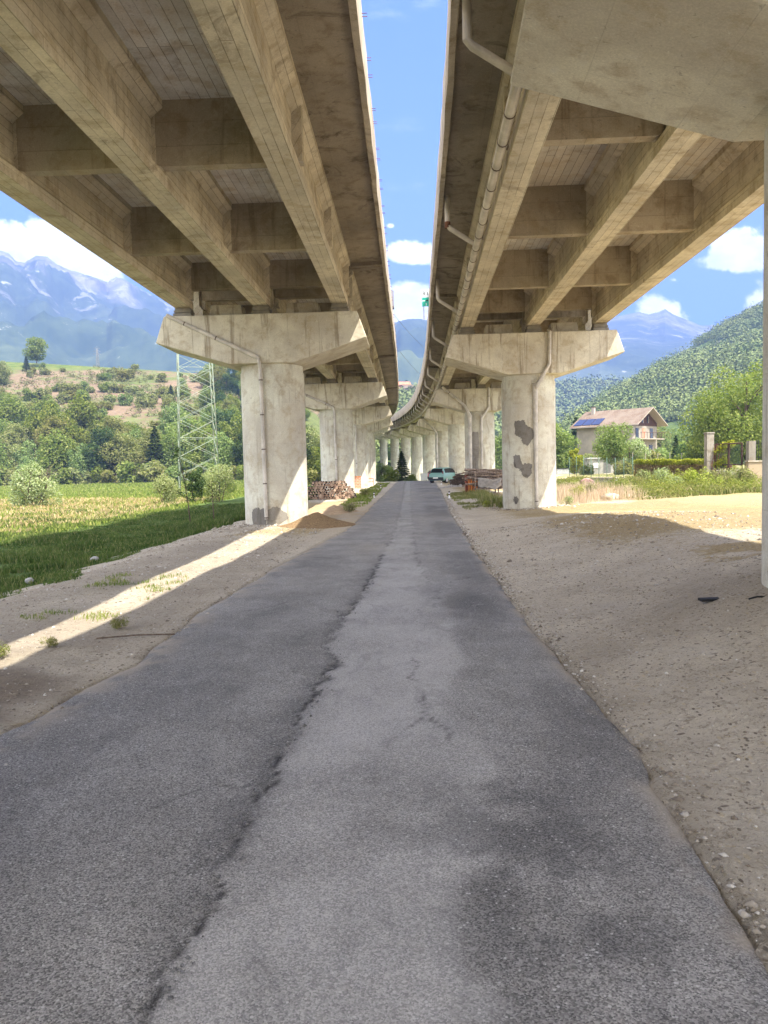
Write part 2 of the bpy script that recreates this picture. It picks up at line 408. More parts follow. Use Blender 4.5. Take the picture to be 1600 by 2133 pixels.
def _ground(t, b):
    P = geo(t); a = t.add('ShaderNodeAttribute', attribute_name='mask'); sp = t.add('ShaderNodeSeparateColor', inp={0: a.outputs['Color']})
    n1 = t.noise(P, 1.1, 8, .65); n2 = t.noise(P, 9, 6, .7, .4); n3 = t.noise(P, 60, 4, .75); nf = t.noise(t.scale(P, (1, .35, 1)), 28, 5, .75, 1.2)
    dirt = t.mix(t.mapr(n1, .3, .7), (.52, .455, .35), (.66, .59, .465))
    dirt = t.mix(t.math('MULTIPLY', t.mapr(n2, .52, .72), .45), dirt, (.27, .215, .155))
    dirt = t.mix(t.math('MULTIPLY', t.mapr(n3, .6, .75), .7), dirt, (.5, .45, .38))
    dirt = t.mix(t.math('MULTIPLY', t.mapr(n3, .42, .3), .5), dirt, (.16, .125, .09))
    n4 = t.noise(P, 24, 5, .8, .8); n5 = t.noise(t.scale(P, (1, .5, 1)), 7, 6, .75, 1.5)
    dirt = t.mix(t.math('MULTIPLY', t.mapr(n4, .54, .62), .65), dirt, (.2, .155, .11))
    dirt = t.mix(t.math('MULTIPLY', t.mapr(n5, .55, .68), .5), dirt, (.55, .49, .39))
    dirt = t.mix(t.math('MULTIPLY', t.mapr(n5, .42, .34), .5), dirt, (.29, .235, .175))
    def fleck(sc, stretch, lo, hi, dist):
        v = t.add('ShaderNodeTexVoronoi', inp={'Vector': t.scale(P, stretch), 'Scale': sc, 'Randomness': 1.0}); c = t.add('ShaderNodeSeparateColor', inp={0: v.outputs['Color']}).outputs[0]
        return t.math('MULTIPLY', t.mapr(c, lo, hi), t.mapr(v.outputs['Distance'], dist, dist*.6))
    clus = t.mapr(n1, .36, .6)
    dirt = t.mix(t.math('MULTIPLY', fleck(30, (1, .55, 1), .72, .78, .36), t.math('MULTIPLY', clus, .85)), dirt, (.11, .085, .06))
    dirt = t.mix(t.math('MULTIPLY', fleck(17, (.5, 1, 1), .84, .88, .3), .8), dirt, (.15, .115, .08))
    dirt = t.mix(t.math('MULTIPLY', fleck(38, (1, 1, 1), .86, .9, .34), .8), dirt, (.66, .62, .55))
    dirt = t.mix(t.math('MULTIPLY', fleck(21, (1, .4, 1), .86, .9, .3), .7), dirt, (.62, .52, .34))
    dark = t.mix(t.mapr(n2, .3, .7), (.13, .1, .075), (.22, .175, .125))
    nl = t.noise(P, .45, 6, .7, .5); dirt = t.mix(t.math('MULTIPLY', t.mapr(nl, .5, .62), .35), dirt, (.4, .345, .27)); dirt = t.mix(t.math('MULTIPLY', t.mapr(nl, .45, .36), .4), dirt, (.62, .57, .48))
    dirt = t.mix(t.math('MULTIPLY', sp.outputs[2], .8), dirt, dark)
    straw = t.mix(t.mapr(nf, .3, .7), (.27, .2, .1), (.47, .38, .22))
    straw = t.mix(t.mapr(n3, .55, .7), straw, (.58, .49, .31))
    sm = t.mapr(t.math('ADD', t.math('MULTIPLY', sp.outputs[1], .9), t.math('SUBTRACT', t.math('MULTIPLY', n2, .9), .45)), .35, .7)
    col = t.mix(sm, dirt, straw)
    gr = t.mix(t.mapr(n1, .3, .7), (.06, .105, .022), (.115, .17, .04))
    gr = t.mix(t.math('MULTIPLY', t.mapr(nf, .45, .75), .6), gr, (.2, .23, .075))
    # dry meadow: the straw mask tints the grass yellow where both are high
    gr = t.mix(t.math('MULTIPLY', sp.outputs[1], .9), gr, t.mix(t.mapr(nf, .3, .7), (.36, .28, .12), (.55, .44, .22)))
    gm = t.mapr(t.math('ADD', sp.outputs[0], t.math('SUBTRACT', t.math('MULTIPLY', n2, .8), .4)), .35, .6)
    col = t.mix(gm, col, gr)
    col = t.mix(t.math('MULTIPLY', a.outputs['Alpha'], t.mapr(n1, .3, .6)), col, t.mix(t.mapr(n2, .3, .7), (.42, .32, .2), (.56, .45, .3)))
    h = t.math('ADD', t.math('MULTIPLY', n2, .8), t.math('ADD', t.math('MULTIPLY', n4, .6), t.math('MULTIPLY', nf, .4)))
    return col, h, 1.0, .06
M_ground = mat('ground', _ground, .95, .15)
V = np.stack([X, Y, Z], -1).reshape(-1, 3)
ground = link('ground', from_np('ground', V, Fq, M_ground, attr=A, smooth=True)); tag(ground, 'bare dirt and meadow under and around the viaducts', 'ground', kind='structure')

# road -------------------------------------------------------------
yr = [-4.0, -2, -.5, .5, 1.2, 1.8]
while yr[-1] < 92: yr.append(yr[-1]+max(.03, .0062*yr[-1]))
yr = np.array(yr); nc = 130
T = np.linspace(0, 1, nc)
YR = np.repeat(yr[:, None], nc, 1); XL = edge_l(yr)[:, None]; XR = edge_r(yr)[:, None]
XX = XL+(XR-XL)*T[None, :]
def polydist(px, py, pts):
    d = np.full(px.shape, 1e9); sd = np.zeros(px.shape)
    for (ax, ay), (bx, by) in zip(pts[:-1], pts[1:]):
        vx, vy = bx-ax, by-ay; t = np.clip(((px-ax)*vx+(py-ay)*vy)/(vx*vx+vy*vy), 0, 1)
        dd = np.hypot(px-ax-t*vx, py-ay-t*vy); d = np.minimum(d, dd)
    return d
wx = XX+(fbm(XX*5, YR*5, 31)-.5)*.22; wy = YR+(fbm(XX*5, YR*5, 32)-.5)*.3
pl_y = [0, 2.7, 3.65, 5.2, 6.76, 7.3, 9.0, 11, 14, 21, 45, 90]
pl_x = [-.9, -.86, -.84, -.78, -.68, -.86, -.76, -.62, -.55, -.38, -.32, -.3]
pr_x_y = [0, 2.3, 3.3, 4.3, 5.4, 6.7, 8.5, 10.6, 14, 21, 45, 90]
pr_x = [.2, .22, .36, .45, .3, .5, .45, .32, .12, .08, .12, .3]
lightp = (1-.45*sst(YR, 9, 20))*(.55+.45*sst(fbm(XX*1.1, YR*.8, 46), .3, .6))*sst(wx-np.interp(wy, pl_y, pl_x), -.02, .03)*sst(np.interp(wy, pr_x_y, pr_x)-wx+(fbm(XX*1.5, YR*1.5, 36)-.5)*.5, -.1, .1)
mainc = list(zip(pl_x, pl_y))
cr = np.exp(-(polydist(wx, wy, mainc)/(.009+.0010*YR))**2)*sst(fbm(XX*2.5, YR*2.5, 33), .32, .46)*(1-.7*sst(YR, 12, 20))
for pts in ([(-1.35, 3.9), (-1.1, 4.15), (-.84, 4.1)], [(-1.02, 2.6), (-1.0, 3.1), (-.9, 3.3)], [(-.02, 5.0), (.1, 5.4), (.02, 6.0), (.06, 6.9), (.0, 7.2)],
            [(.22, 4.6), (.18, 5.0), (.05, 5.3)], [(.3, 9.2), (.34, 10.4), (.2, 12), (.12, 14), (.1, 20), (.14, 45), (.3, 90)], [(-.8, 9.0), (-1.1, 8.2), (-1.15, 7.6), (-.85, 7.3)],
            [(-.2, 20), (-.35, 30), (-.25, 45), (-.4, 60), (-.3, 88)], [(.3, 10.4), (.7, 11.5), (1.2, 11.9)], [(-2.2, 8.9), (-1.6, 9.8), (-.7, 10)], [(.4, 12.8), (1.3, 13.4)], [(-.3, 14), (-2.1, 14.7)]):
    cr = np.maximum(cr, np.exp(-(polydist(wx, wy, pts)/(.007+.0006*YR))**2)*.6*(1-.5*sst(YR, 12, 20))*sst(fbm(XX*3, YR*3, 44), .36, .55))
edge_dark = np.exp(-(polydist(wx, wy, mainc)/.16)**2)*.6*sst(fbm(XX*3, YR*3, 45), .3, .6)*sst(.15-(wx-np.interp(wy, pl_y, pl_x)), 0, .2)
dk = np.maximum.reduce([edge_dark*sst(16-YR, 0, 4), .75*np.exp(-(((XX-.55)/.6)**2+((YR-3.4)/1.6)**2))*sst(fbm(XX*4, YR*4, 34), .35, .6),
     .9*np.exp(-(((XX-.75)/.45)**2+((YR-9.6)/1.0)**2)), .6*np.exp(-(((XX-.3)/.2)**2+((YR-10.5)/.7)**2)), .5*np.exp(-(((XX+1.1)/.4)**2+((YR-7.4)/1.0)**2)),
     .55*sst(XX, .35, .9)*sst(fbm(XX*.8, YR*.5, 37), .3, .6), .35*sst(-XX, 1.0, 1.6)*sst(fbm(XX*.8, YR*.5, 38), .35, .6)])
dust = np.maximum(np.exp(-((XX-XL)/.22)**2)*sst(fbm(XX*4, YR*4, 39), .35, .6), np.exp(-((XR-XX)/.09)**2)*sst(fbm(XX*4, YR*4, 40), .35, .6))
dust = np.maximum(dust, .35*sst(fbm(XX*.6, YR*.3, 41), .55, .8)*sst(YR, 9, 14))
ZR = terr(XX, YR)*0+np.maximum(terr(XX*0-.4, YR, False), -9)+.012-.005*cr+.012*(fbm(XX*1.2, YR*1.2, 42)-.5)*2-.02*np.maximum(np.exp(-((XX-XL)/.05)**2), np.exp(-((XR-XX)/.04)**2))
ZR = ZR+.03*sst(XX, XR-.6, XR)*0
AR = np.stack([lightp, cr, dk, dust], -1).reshape(-1, 4)
n_, m_ = XX.shape; idx = np.arange(n_*m_).reshape(n_, m_)
FR = np.stack([idx[:-1, :-1], idx[:-1, 1:], idx[1:, 1:], idx[1:, :-1]], -1).reshape(-1, 4)
def _road(t, b):
    P = geo(t); a = t.add('ShaderNodeAttribute', attribute_name='mask'); sp = t.add('ShaderNodeSeparateColor', inp={0: a.outputs['Color']})
    n1 = t.noise(P, 1.4, 7, .65, .3); n2 = t.noise(P, 14, 5, .7); n7 = t.noise(t.scale(P, (1, .45, 1)), 3.2, 7, .72, .8)
    vv = t.add('ShaderNodeTexVoronoi', inp={'Vector': P, 'Scale': 150.0, 'Randomness': 1.0})
    cellr = t.add('ShaderNodeSeparateColor', inp={0: vv.outputs['Color']}).outputs[0]
    v2 = t.add('ShaderNodeTexVoronoi', inp={'Vector': P, 'Scale': 62.0, 'Randomness': 1.0})
    cell2 = t.add('ShaderNodeSeparateColor', inp={0: v2.outputs['Color']}).outputs[1]
    base = t.mix(t.mapr(n1, .3, .7), (.215, .208, .194), (.295, .286, .268))
    lite = t.mix(t.mapr(n1, .3, .7), (.345, .335, .316), (.415, .404, .382))
    col = t.mix(sp.outputs[0], base, lite)
    col = t.mix(t.math('MULTIPLY', sp.outputs[2], .75), col, (.06, .06, .062))
    col = t.mix(t.math('MULTIPLY', t.mapr(n7, .5, .66), .28), col, (.1, .098, .098)); col = t.mix(t.math('MULTIPLY', t.mapr(n7, .44, .34), .3), col, (.36, .35, .335))
    st = t.mix(cellr, (.38, .38, .38), (1.6, 1.58, 1.55))
    col = t.mix(t.math('SUBTRACT', 1, t.math('MULTIPLY', sp.outputs[0], .45)), col, t.mix(1, col, st, 'MULTIPLY'))
    sm = t.math('MULTIPLY', t.mapr(cell2, .93, .95), t.mapr(v2.outputs['Distance'], .42, .3))
    col = t.mix(t.math('MULTIPLY', sm, .75), col, (.55, .53, .5))
    col = t.mix(t.math('MULTIPLY', a.outputs['Alpha'], .85), col, (.36, .31, .24))
    col = t.mix(t.math('MULTIPLY', t.mapr(n2, .55, .75), .25), col, (.3, .27, .23))
    col = t.mix(sp.outputs[1], col, (.028, .026, .024))
    h = t.math('ADD', t.math('MULTIPLY', cellr, .5), t.math('MULTIPLY', n2, .6))
    h = t.math('ADD', h, t.math('MULTIPLY', vv.outputs['Distance'], -.6))
    return col, h, .7, .006
M_road = mat('asphalt', _road, .8, .35)
road = link('road', from_np('road', np.stack([XX, YR, ZR], -1).reshape(-1, 3), FR, M_road, attr=AR, smooth=True)); tag(road, 'narrow cracked asphalt road running between the pier rows', 'road', kind='structure')

# ------------------------------------------------------------------ viaducts
def interp_path(pts, y):
    return np.interp(y, [p[1] for p in pts], [p[0] for p in pts])
RISE = ([-40, 30, 52, 73, 94, 115, 136, 158, 180, 202, 223, 244, 266], [0, 0, .22, .48, .78, 1.2, 1.65, 2.3, 2.9, 3.5, 4.1, 4.7, 5.3])
LP = [(-4.38, -41.5), (-4.38, -19.8), (-4.38, 2.4), (-4.38, 24.5), (-4.36, 46), (-4.5, 67.5), (-4.85, 89), (-5.65, 111), (-7.15, 133), (-9.35, 155), (-12.2, 177), (-15.6, 199), (-19.6, 221)]
RP = [(1.2, -36), (3.0, -14), (4.3, 7.0), (4.68, 29.3), (4.95, 52), (4.84, 73), (4.35, 94), (3.25, 115), (1.63, 136), (-.4, 158), (-3.0, 180), (-6.3, 202), (-10.3, 223), (-15, 244)]
HW = 3.80
def frame(P, k, t):
    """Catmull-Rom point and heading on the row path"""
    n = len(P); g = lambda i: Vector((*P[max(0, min(n-1, i))], float(np.interp(P[max(0, min(n-1, i))][1], *RISE))))
    a, b, c, d = g(k-1), g(k), g(k+1), g(k+2)
    if k == 0: a = b*2-c
    if k+2 > n-1: d = c*2-b
    p = .5*((2*b)+(c-a)*t+(2*a-5*b+4*c-d)*t*t+(3*b-3*c+d-a)*t**3)
    q = .5*((c-a)+2*(2*a-5*b+4*c-d)*t+3*(3*b-3*c+d-a)*t*t)
    q.z = 0; q.normalize()
    return p, Vector((q.y, -q.x, 0)), q
UP = Vector((0, 0, 1))
def viaduct(name, label, P, col_off, HW, offs={}):
    root = thing(name, label, 'viaduct', (P[2][0], P[2][1], 0))
    n = len(P)
    for k in range(n):
        p, r, q = frame(P, min(k, n-2), 0 if k < n-1 else 1)
        z0 = p.z; c = p+r*(offs.get(k, col_off) if k < 5 else 0); gz = min(tz(c.x, c.y), tz(c.x-1, c.y), tz(c.x+1, c.y), tz(c.x, c.y-1), 0)-.25
        mb = MB(); mb.lathe([(1.0, gz), (1.0, 4.72+z0), (.972, 4.725+z0), (.972, 4.93+z0)], (c.x, c.y, 0), 56)
        pier = mb.build('pier', M_col, root)
        # cap: an extruded hammerhead
        mb = MB(); prof = [(-.99, 4.93), (.99, 4.93), (3.22, 5.62), (2.94, 6.42), (-2.94, 6.42), (-3.22, 5.62)]
        mb.sweep([(Vector((p.x, p.y, z0))-q*1.08, r, UP), (Vector((p.x, p.y, z0))+q*1.08, r, UP)], prof)
        mb.build('pier_cap', M_cap, pier, bevel=.03)
        ang = math.atan2(r.y, r.x)
        for sx in (-2.4, 0, 2.4):
            for sy in (-.72, .72):
                mb = MB(); cc = p+r*sx+q*sy
                for zz_, w_, h_ in ((6.47, .56, .1), (6.535, .44, .04), (6.58, .52, .06), (6.645, .46, .08)): mb.box((cc.x, cc.y, z0+zz_), (w_, w_-.06, h_), ang)
                mb.build('bearing', M_bear, pier, weld=False)
        for sx in (-1.2, 1.2):
            mb = MB(); cc = p+r*sx
            mb.box((cc.x, cc.y, z0+6.64), (1.1, .7, .46), ang, .86)
            mb.build('seismic_block', M_cap, pier, bevel=.02)
    gi = [(-.24, 6.70), (.24, 6.70), (.24, 6.92), (.13, 7.04), (.13, 7.74), (.34, 7.9), (.34, 8.06), (-.34, 8.06), (-.34, 7.9), (-.13, 7.74), (-.13, 7.04), (-.24, 6.92)]
    for k in range(n-1):
        a, ra, qa = frame(P, k, 0); b, rb, qb = frame(P, k, 1)
        ch = (b-a); L = ch.length; ch.normalize(); hx = Vector((ch.x, ch.y, 0)).normalized(); rr = Vector((hx.y, -hx.x, 0))
        for s_ in (-2.4, 0, 2.4):
            # each girder is a straight chord resting on both caps
            A0 = a+ra*s_+hx*.55; B0 = b+rb*s_-hx*.55
            dd = (B0-A0); dh = Vector((dd.x, dd.y, 0)).normalized(); r2 = Vector((dh.y, -dh.x, 0))
            mb = MB(); mb.sweep([(A0, r2, UP), (B0, r2, UP)], gi)
            # thickened web where a cross beam meets
            for f in range(5):
                cc = A0.lerp(B0, [.012, .257, .5, .743, .988][f])
                w_ = .11
                mb.sweep([(cc-dh*w_, r2, UP), (cc+dh*w_, r2, UP)], [(-.30, 6.94), (.30, 6.94), (.30, 7.9), (.24, 7.99), (-.24, 7.99), (-.30, 7.9)])
            mb.build('girder', M_gird, root, weld=False)
        for s_ in (-1.2, 1.2):
            if not 1 <= k <= 10: continue
            for f in range(5):
                t = [.035, .265, .5, .735, .965][f]
                A0 = (a+ra*s_).lerp(b+rb*s_, t)
                prof = [(-1.0, 6.98), (1.0, 6.98), (1.0, 8.06), (-1.0, 8.06)]
                zb = 7.22 if f in (0, 4) else 6.93
                mb = MB(); mb.sweep([(A0-hx*.12, rr, UP), (A0+hx*.12, rr, UP)], [(-1.0, zb+.03), (-.9, zb), (.9, zb), (1.0, zb+.03), (1.0, 8.06), (-1.0, 8.06)])
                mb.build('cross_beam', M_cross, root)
        # slab and parapets follow the curve
        N = 26
        path = []
        for i in range(N+1):
            t = i/N; t = min(max(t, .00005), .99995)
            path.append(frame(P, k, t))
        sl_path = [(p, r, UP) for p, r, q in path]
        mb = MB()
        mb.sweep(sl_path, [(-2.74, 8.04), (2.74, 8.04), (2.74, 8.3), (-2.74, 8.3)])
        # planked soffit panels between the girders carry the board marks
        slab = mb.build('deck_slab', M_slab, root, weld=False)
        for sd in (-1, 1):
            pr = [(2.05, 8.037), (2.745, 8.037), (HW, 8.10), (HW, 8.3), (2.745, 8.3), (2.745, 8.06), (2.05, 8.06)]
            pr = [(x*sd, z) for x, z in pr]
            if sd < 0: pr = pr[::-1]
            mb = MB(); mb.sweep(sl_path, pr)
            # end lip of each span
            for e in (0, N):
                pe, re_, _ = path[e]; qe = path[e][2]
                o1 = pe+qe*(.02 if e == 0 else -.24); o2 = pe+qe*(.24 if e == 0 else -.02)
                lp = [(2.2, 7.9), (HW-.02, 7.98), (HW-.02, 8.12), (2.2, 8.05)]
                lp = [(x*sd, z) for x, z in lp]
                if sd < 0: lp = lp[::-1]
                mb.sweep([(o1, re_, UP), (o2, re_, UP)], lp)
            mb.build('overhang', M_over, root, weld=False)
            pt = 9.2
            pr = [(HW-.05, 8.02), (HW-.042, 7.97), (HW+.062, 7.95), (HW+.06, 8.42), (HW+.03, pt), (HW-.16, pt), (HW-.2, 8.303), (HW+.003, 8.303), (HW+.003, 8.11), (HW-.05, 8.09)]
            pr = [(x*sd, z) for x, z in pr]
            if sd < 0: pr = pr[::-1]
            jr = random.Random(k*2+sd); mb = MB(); mb.sweep([(p_, r_2, UP) for p_, r_2, _u in sl_path], pr)
            jit = {}
            for iv, v in enumerate(mb.v):
                key = tuple(round(c_, 3) for c_ in v)
                if key not in jit: jit[key] = (jr.uniform(-.012, .012), jr.uniform(-.014, .014))
                mb.v[iv] = (v[0]+jit[key][0], v[1], v[2]+jit[key][1])
            mb.build('parapet', M_par, root, weld=False)
    return root
VL = viaduct('viaduct', 'left concrete motorway viaduct on round piers, beside the steel lattice tower', LP, .14, 3.76)
VR = viaduct('viaduct', 'right concrete motorway viaduct with the long drain pipe, curving away to the left', RP, -.1, 3.64, {2: -.03})

# drain pipes ------------------------------------------------------
def pipe(parent, pts, r, name='drain_pipe', clamps=2.0, mt=None):
    mb = MB(); mb.tube(pts, r, 12); o = mb.build(name, mt or M_pipe, parent, weld=False)
    L = 0; nxt = .6
    for a, b in zip(pts[:-1], pts[1:]):
        a = Vector(a); b = Vector(b); dl = (b-a).length
        while clamps and nxt < L+dl:
            c = a.lerp(b, (nxt-L)/dl); d_ = (b-a).normalized()
            mc = MB(); mc.tube([c-d_*.018, c+d_*.018], r*1.09, 12); mc.build('pipe_clamp', M_clamp, o, weld=False); nxt += clamps
        L += dl
    return o
piersL = [o for o in VL.children if o.name.startswith('pier')]; piersR = [o for o in VR.children if o.name.startswith('pier')]
A3 = lambda px, py, Y: Vector(at(px, py, Y))
# left first pier
def L1p(): 
    yf = 23.36
    p = [A3(347, 657, yf), A3(538, 745, yf)]
    q = p[1]; c = Vector((-4.24, 24.5, 0))
    return p+[Vector((q.x+.03, 23.33, q.z-.12)), Vector((q.x+.04, 23.42, 4.75)), Vector((q.x+.07, 23.44, .18))]
pipe(piersL[3], L1p(), .058, clamps=1.05)
def L2p():
    yf = 44.85
    p = [A3(620, 815, yf), A3(694, 848, yf)]; q = p[1]
    return p+[Vector((q.x+.04, 44.83, q.z-.15)), Vector((q.x+.05, 44.95, 5.0)), Vector((q.x+.09, 44.95, .2))]
pipe(piersL[4], L2p(), .06, clamps=1.2)
p0 = A3(739, 885, 66); pipe(piersL[5], [p0+Vector((0, .2, 0)), Vector((p0.x+.05, 66.35, 5.2)), Vector((p0.x+.05, 66.35, .2))], .06, clamps=1.4)
# right first pier
yf = 28.13
p = [A3(1145, 691, yf), A3(1145, 757, yf), A3(1117, 806, yf), A3(1114, 825, yf)]
pts = [p[0]+Vector((0, .3, .1)), p[0], p[1], p[2], Vector((p[2].x-.02, 28.25, 4.6)), Vector((p[2].x, 28.27, .15))]
pipe(piersR[3], pts, .055, clamps=1.05)
yf = 50.85
p = [A3(1018, 806, yf), A3(1018, 848, yf), A3(1003, 872, yf)]
pipe(piersR[4], p+[Vector((p[2].x, 50.95, 4.9)), Vector((p[2].x, 50.95, .1))], .06, clamps=1.5)
p = [A3(921, 806, 50.8), A3(968, 845, 50.8), A3(979, 868, 50.8)]
pipe(piersR[4], p+[Vector((p[2].x, 50.9, 4.9)), Vector((p[2].x, 50.9, .1))], .085, clamps=1.5)
p = [A3(881, 873, 92.7), A3(903, 893, 92.7), A3(910, 903, 92.7)]
pipe(piersR[6], p+[Vector((p[2].x, 92.9, 5.4)), Vector((p[2].x, 92.9, .1))], .09, clamps=0)
# collector pipe along the inner girder of the right viaduct, with its feeders
def rpath(y): 
    for k in range(len(RP)-1):
        if RP[k][1] <= y <= RP[k+1][1]:
            return frame(RP, k, (y-RP[k][1])/(RP[k+1][1]-RP[k][1]))
col_pts = []
y = 9.9
while y < 215:
    p, r, q = rpath(y)
    # straight with the girder chord
    for k in range(len(RP)-1):
        if RP[k][1] <= y <= RP[k+1][1]:
            t = (y-RP[k][1])/(RP[k+1][1]-RP[k][1]); a, ra, _ = frame(RP, k, 0); b, rb, _ = frame(RP, k, 1); c = (a+ra*-2.78).lerp(b+rb*-2.78, t)
    col_pts.append(Vector((c.x, c.y, c.z+6.84))); y += 5.3
for i in range(0, len(col_pts)-1, 4):
    pipe(VR, col_pts[i:i+5], .085, 'collector_pipe', clamps=1.0 if i < 10 else 0)
def feeder(y, rusty=False):
    p, r, q = rpath(y); s = p+r*(-3.5)
    m = p+r*-2.84
    dz = p.z
    pts = [Vector((s.x, s.y, 8.15+dz)), Vector((s.x, s.y, 7.42+dz)), Vector((s.x, s.y, 7.42+dz)).lerp(Vector((m.x, m.y, 6.93+dz)), .1)-Vector((0, 0, .03)), Vector((m.x, m.y, 6.95+dz)), Vector((m.x+.06, m.y, 6.84+dz))]
    pipe(VR, pts, .06, 'feeder_pipe', clamps=0)
    if rusty: 
        mb = MB(); mb.tube([Vector((s.x, s.y, 7.5+dz)), Vector((s.x, s.y, 7.36+dz))], .068, 12); mb.build('rusty_elbow', M_rusty, VR)
y = 10.7; i = 0
while y < 210:
    feeder(y, i == 1); y += 8.05 if y < 60 else 5.5; i += 1
# bracket stubs sticking out from the left deck's parapet, in close pairs
for i in range(22):
    for off in (0, .6):
        for dy in (0, .09):
            mb = MB(); y = 10.2+i*1.95+off+dy; x = float(interp_path(LP, y))+3.76; z = 8.98
            mb.tube([(x, y, z), (x+.12, y, z)], .006, 6); mb.build('bracket_rod', M_rusty, VL)

# mortar patches on the columns ------------------------------------
def cyl_patch(pier, c, pts, r=1.008, mt=M_patch, name='mortar_patch'):
    """pts: (angle deg, height) outline; 0 deg faces the road user (-Y)"""
    cx = sum(p[0] for p in pts)/len(pts); cz = sum(p[1] for p in pts)/len(pts); out = []
    n = len(pts)
    for i in range(n):
        a, b = pts[i], pts[(i+1) % n]
        for j in range(7):
            f = j/7; k_ = 1 if j % 3 else .5; x_ = a[0]+(b[0]-a[0])*f+random.uniform(-1.9, 1.9)*k_; z_ = a[1]+(b[1]-a[1])*f+random.uniform(-.04, .04)*k_; out.append((x_, z_))
    mb = MB(); P = lambda a, z, rr: (c[0]+rr*math.sin(R_(a)), c[1]-rr*math.cos(R_(a)), z)
    m = len(out)
    for ring in range(4):
        f0, f1 = 1-ring/4, 1-(ring+1)/4
        for i in range(m):
            a, b = out[i], out[(i+1) % m]
            q = lambda p, f: (cx+(p[0]-cx)*f, cz+(p[1]-cz)*f)
            a0, b0, a1, b1 = q(a, f0), q(b, f0), q(a, f1), q(b, f1)
            pts4 = [P(*a0, r), P(*b0, r), P(*b1, r), P(*a1, r)]
            mb.poly(pts4 if ring < 3 else pts4[:3], None, True)
    # rim down to the column
    for i in range(m):
        a, b = out[i], out[(i+1) % m]
        mb.poly([P(*a, .995), P(*b, .995), P(*b, r), P(*a, r)])
    return mb.build(name, mt, pier)
cR1 = (4.58, 29.3); cL1 = (-4.24, 24.5)
def pxp(c, lst, yf):
    out = []
    for px, py in lst:
        v = at(px, py, yf); s_ = max(-.97, min(.97, v[0]-c[0])); a = math.degrees(math.asin(s_)); v = at(px, py, c[1]-math.cos(R_(a)))
        out.append((a, float(v[2])))
    return out
cyl_patch(piersR[3], cR1, pxp(cR1, [(1073, 876), (1090, 875), (1094, 884), (1108, 893), (1111, 907), (1098, 930), (1088, 922), (1083, 910), (1072, 905)], 28.5))
cyl_patch(piersR[3], cR1, pxp(cR1, [(1070, 949), (1080, 947), (1087, 966), (1105, 966), (1107, 985), (1096, 997), (1088, 992), (1084, 980), (1072, 972)], 28.5))
cyl_patch(piersR[3], cR1, pxp(cR1, [(1071, 1035), (1078, 1034), (1080, 1044), (1075, 1050), (1070, 1045)], 28.5))
cyl_patch(piersL[3], cL1, pxp(cL1, [(524, 1066), (533, 1058), (552, 1060), (556, 1072), (556, 1095), (526, 1095)], 23.6))
cyl_patch(piersL[3], cL1, pxp(cL1, [(557, 1062), (580, 1055), (595, 1066), (601, 1080), (585, 1092), (557, 1095)], 23.6), mt=concrete('fresh_mortar', (.33, .31, .27), 0, .5, .3, .3))
cR2 = (4.82, 52); 
cyl_patch(piersR[4], cR2, pxp(cR2, [(984, 900), (996, 899), (998, 930), (996, 985), (985, 988), (983, 940)], 51.2), mt=concrete('fresh_mortar', (.36, .34, .31), 0, .5, .3, .3))

# ------------------------------------------------------------------ hills and mountains
def ridge(name, pts, Dc, Df, zf, mtl, label, amp, ns, nu=260, nv=60, pw=1.0, seed=0, back=.35, hb=.4, cam_amp=None, foot_pts=None):
    px = np.array([p[0] for p in pts], float); py = np.array([p[1] for p in pts], float)
    U = np.linspace(px[0], px[-1], nu)
    Dcv = Dc if callable(Dc) else (lambda u: Dc)
    Dfv = Df if callable(Df) else (lambda u: Df)
    Vv = np.concatenate([np.linspace(0, 1, nv), 1+np.linspace(back/12, back, 12)])
    P = np.zeros((len(Vv), nu, 3))
    for j, u in enumerate(U):
        c = at(u, float(np.interp(u, px, py)), Dcv(u)); f = at(u, 968, Dfv(u)); hz = c[2]-zf
        for i, v in enumerate(Vv):
            x = f[0]+(c[0]-f[0])*v; y = f[1]+(c[1]-f[1])*v
            z = zf+hz*(v**pw if v <= 1 else 1-(v-1)/back*hb)
            P[i, j] = (x, y, z)
    vc = np.clip(Vv, 0, 1); w = (2.6*vc**.8*(1-vc)**1.25+.02)[:, None]
    nz = 1-np.abs(fbm(P[..., 0]/ns, P[..., 1]/ns, seed, 6)*2-1)*2
    P[..., 2] += amp*(nz-.35 if amp > 40 else nz)*w
    idx = np.arange(P.shape[0]*nu).reshape(P.shape[0], nu)
    Fq = np.stack([idx[:-1, :-1], idx[:-1, 1:], idx[1:, 1:], idx[1:, :-1]], -1).reshape(-1, 4)
    o = link(name, from_np(name, P.reshape(-1, 3), Fq, mtl, smooth=True)); tag(o, label, 'hill' if 'hill' in name else 'mountain', kind='structure')
    return P
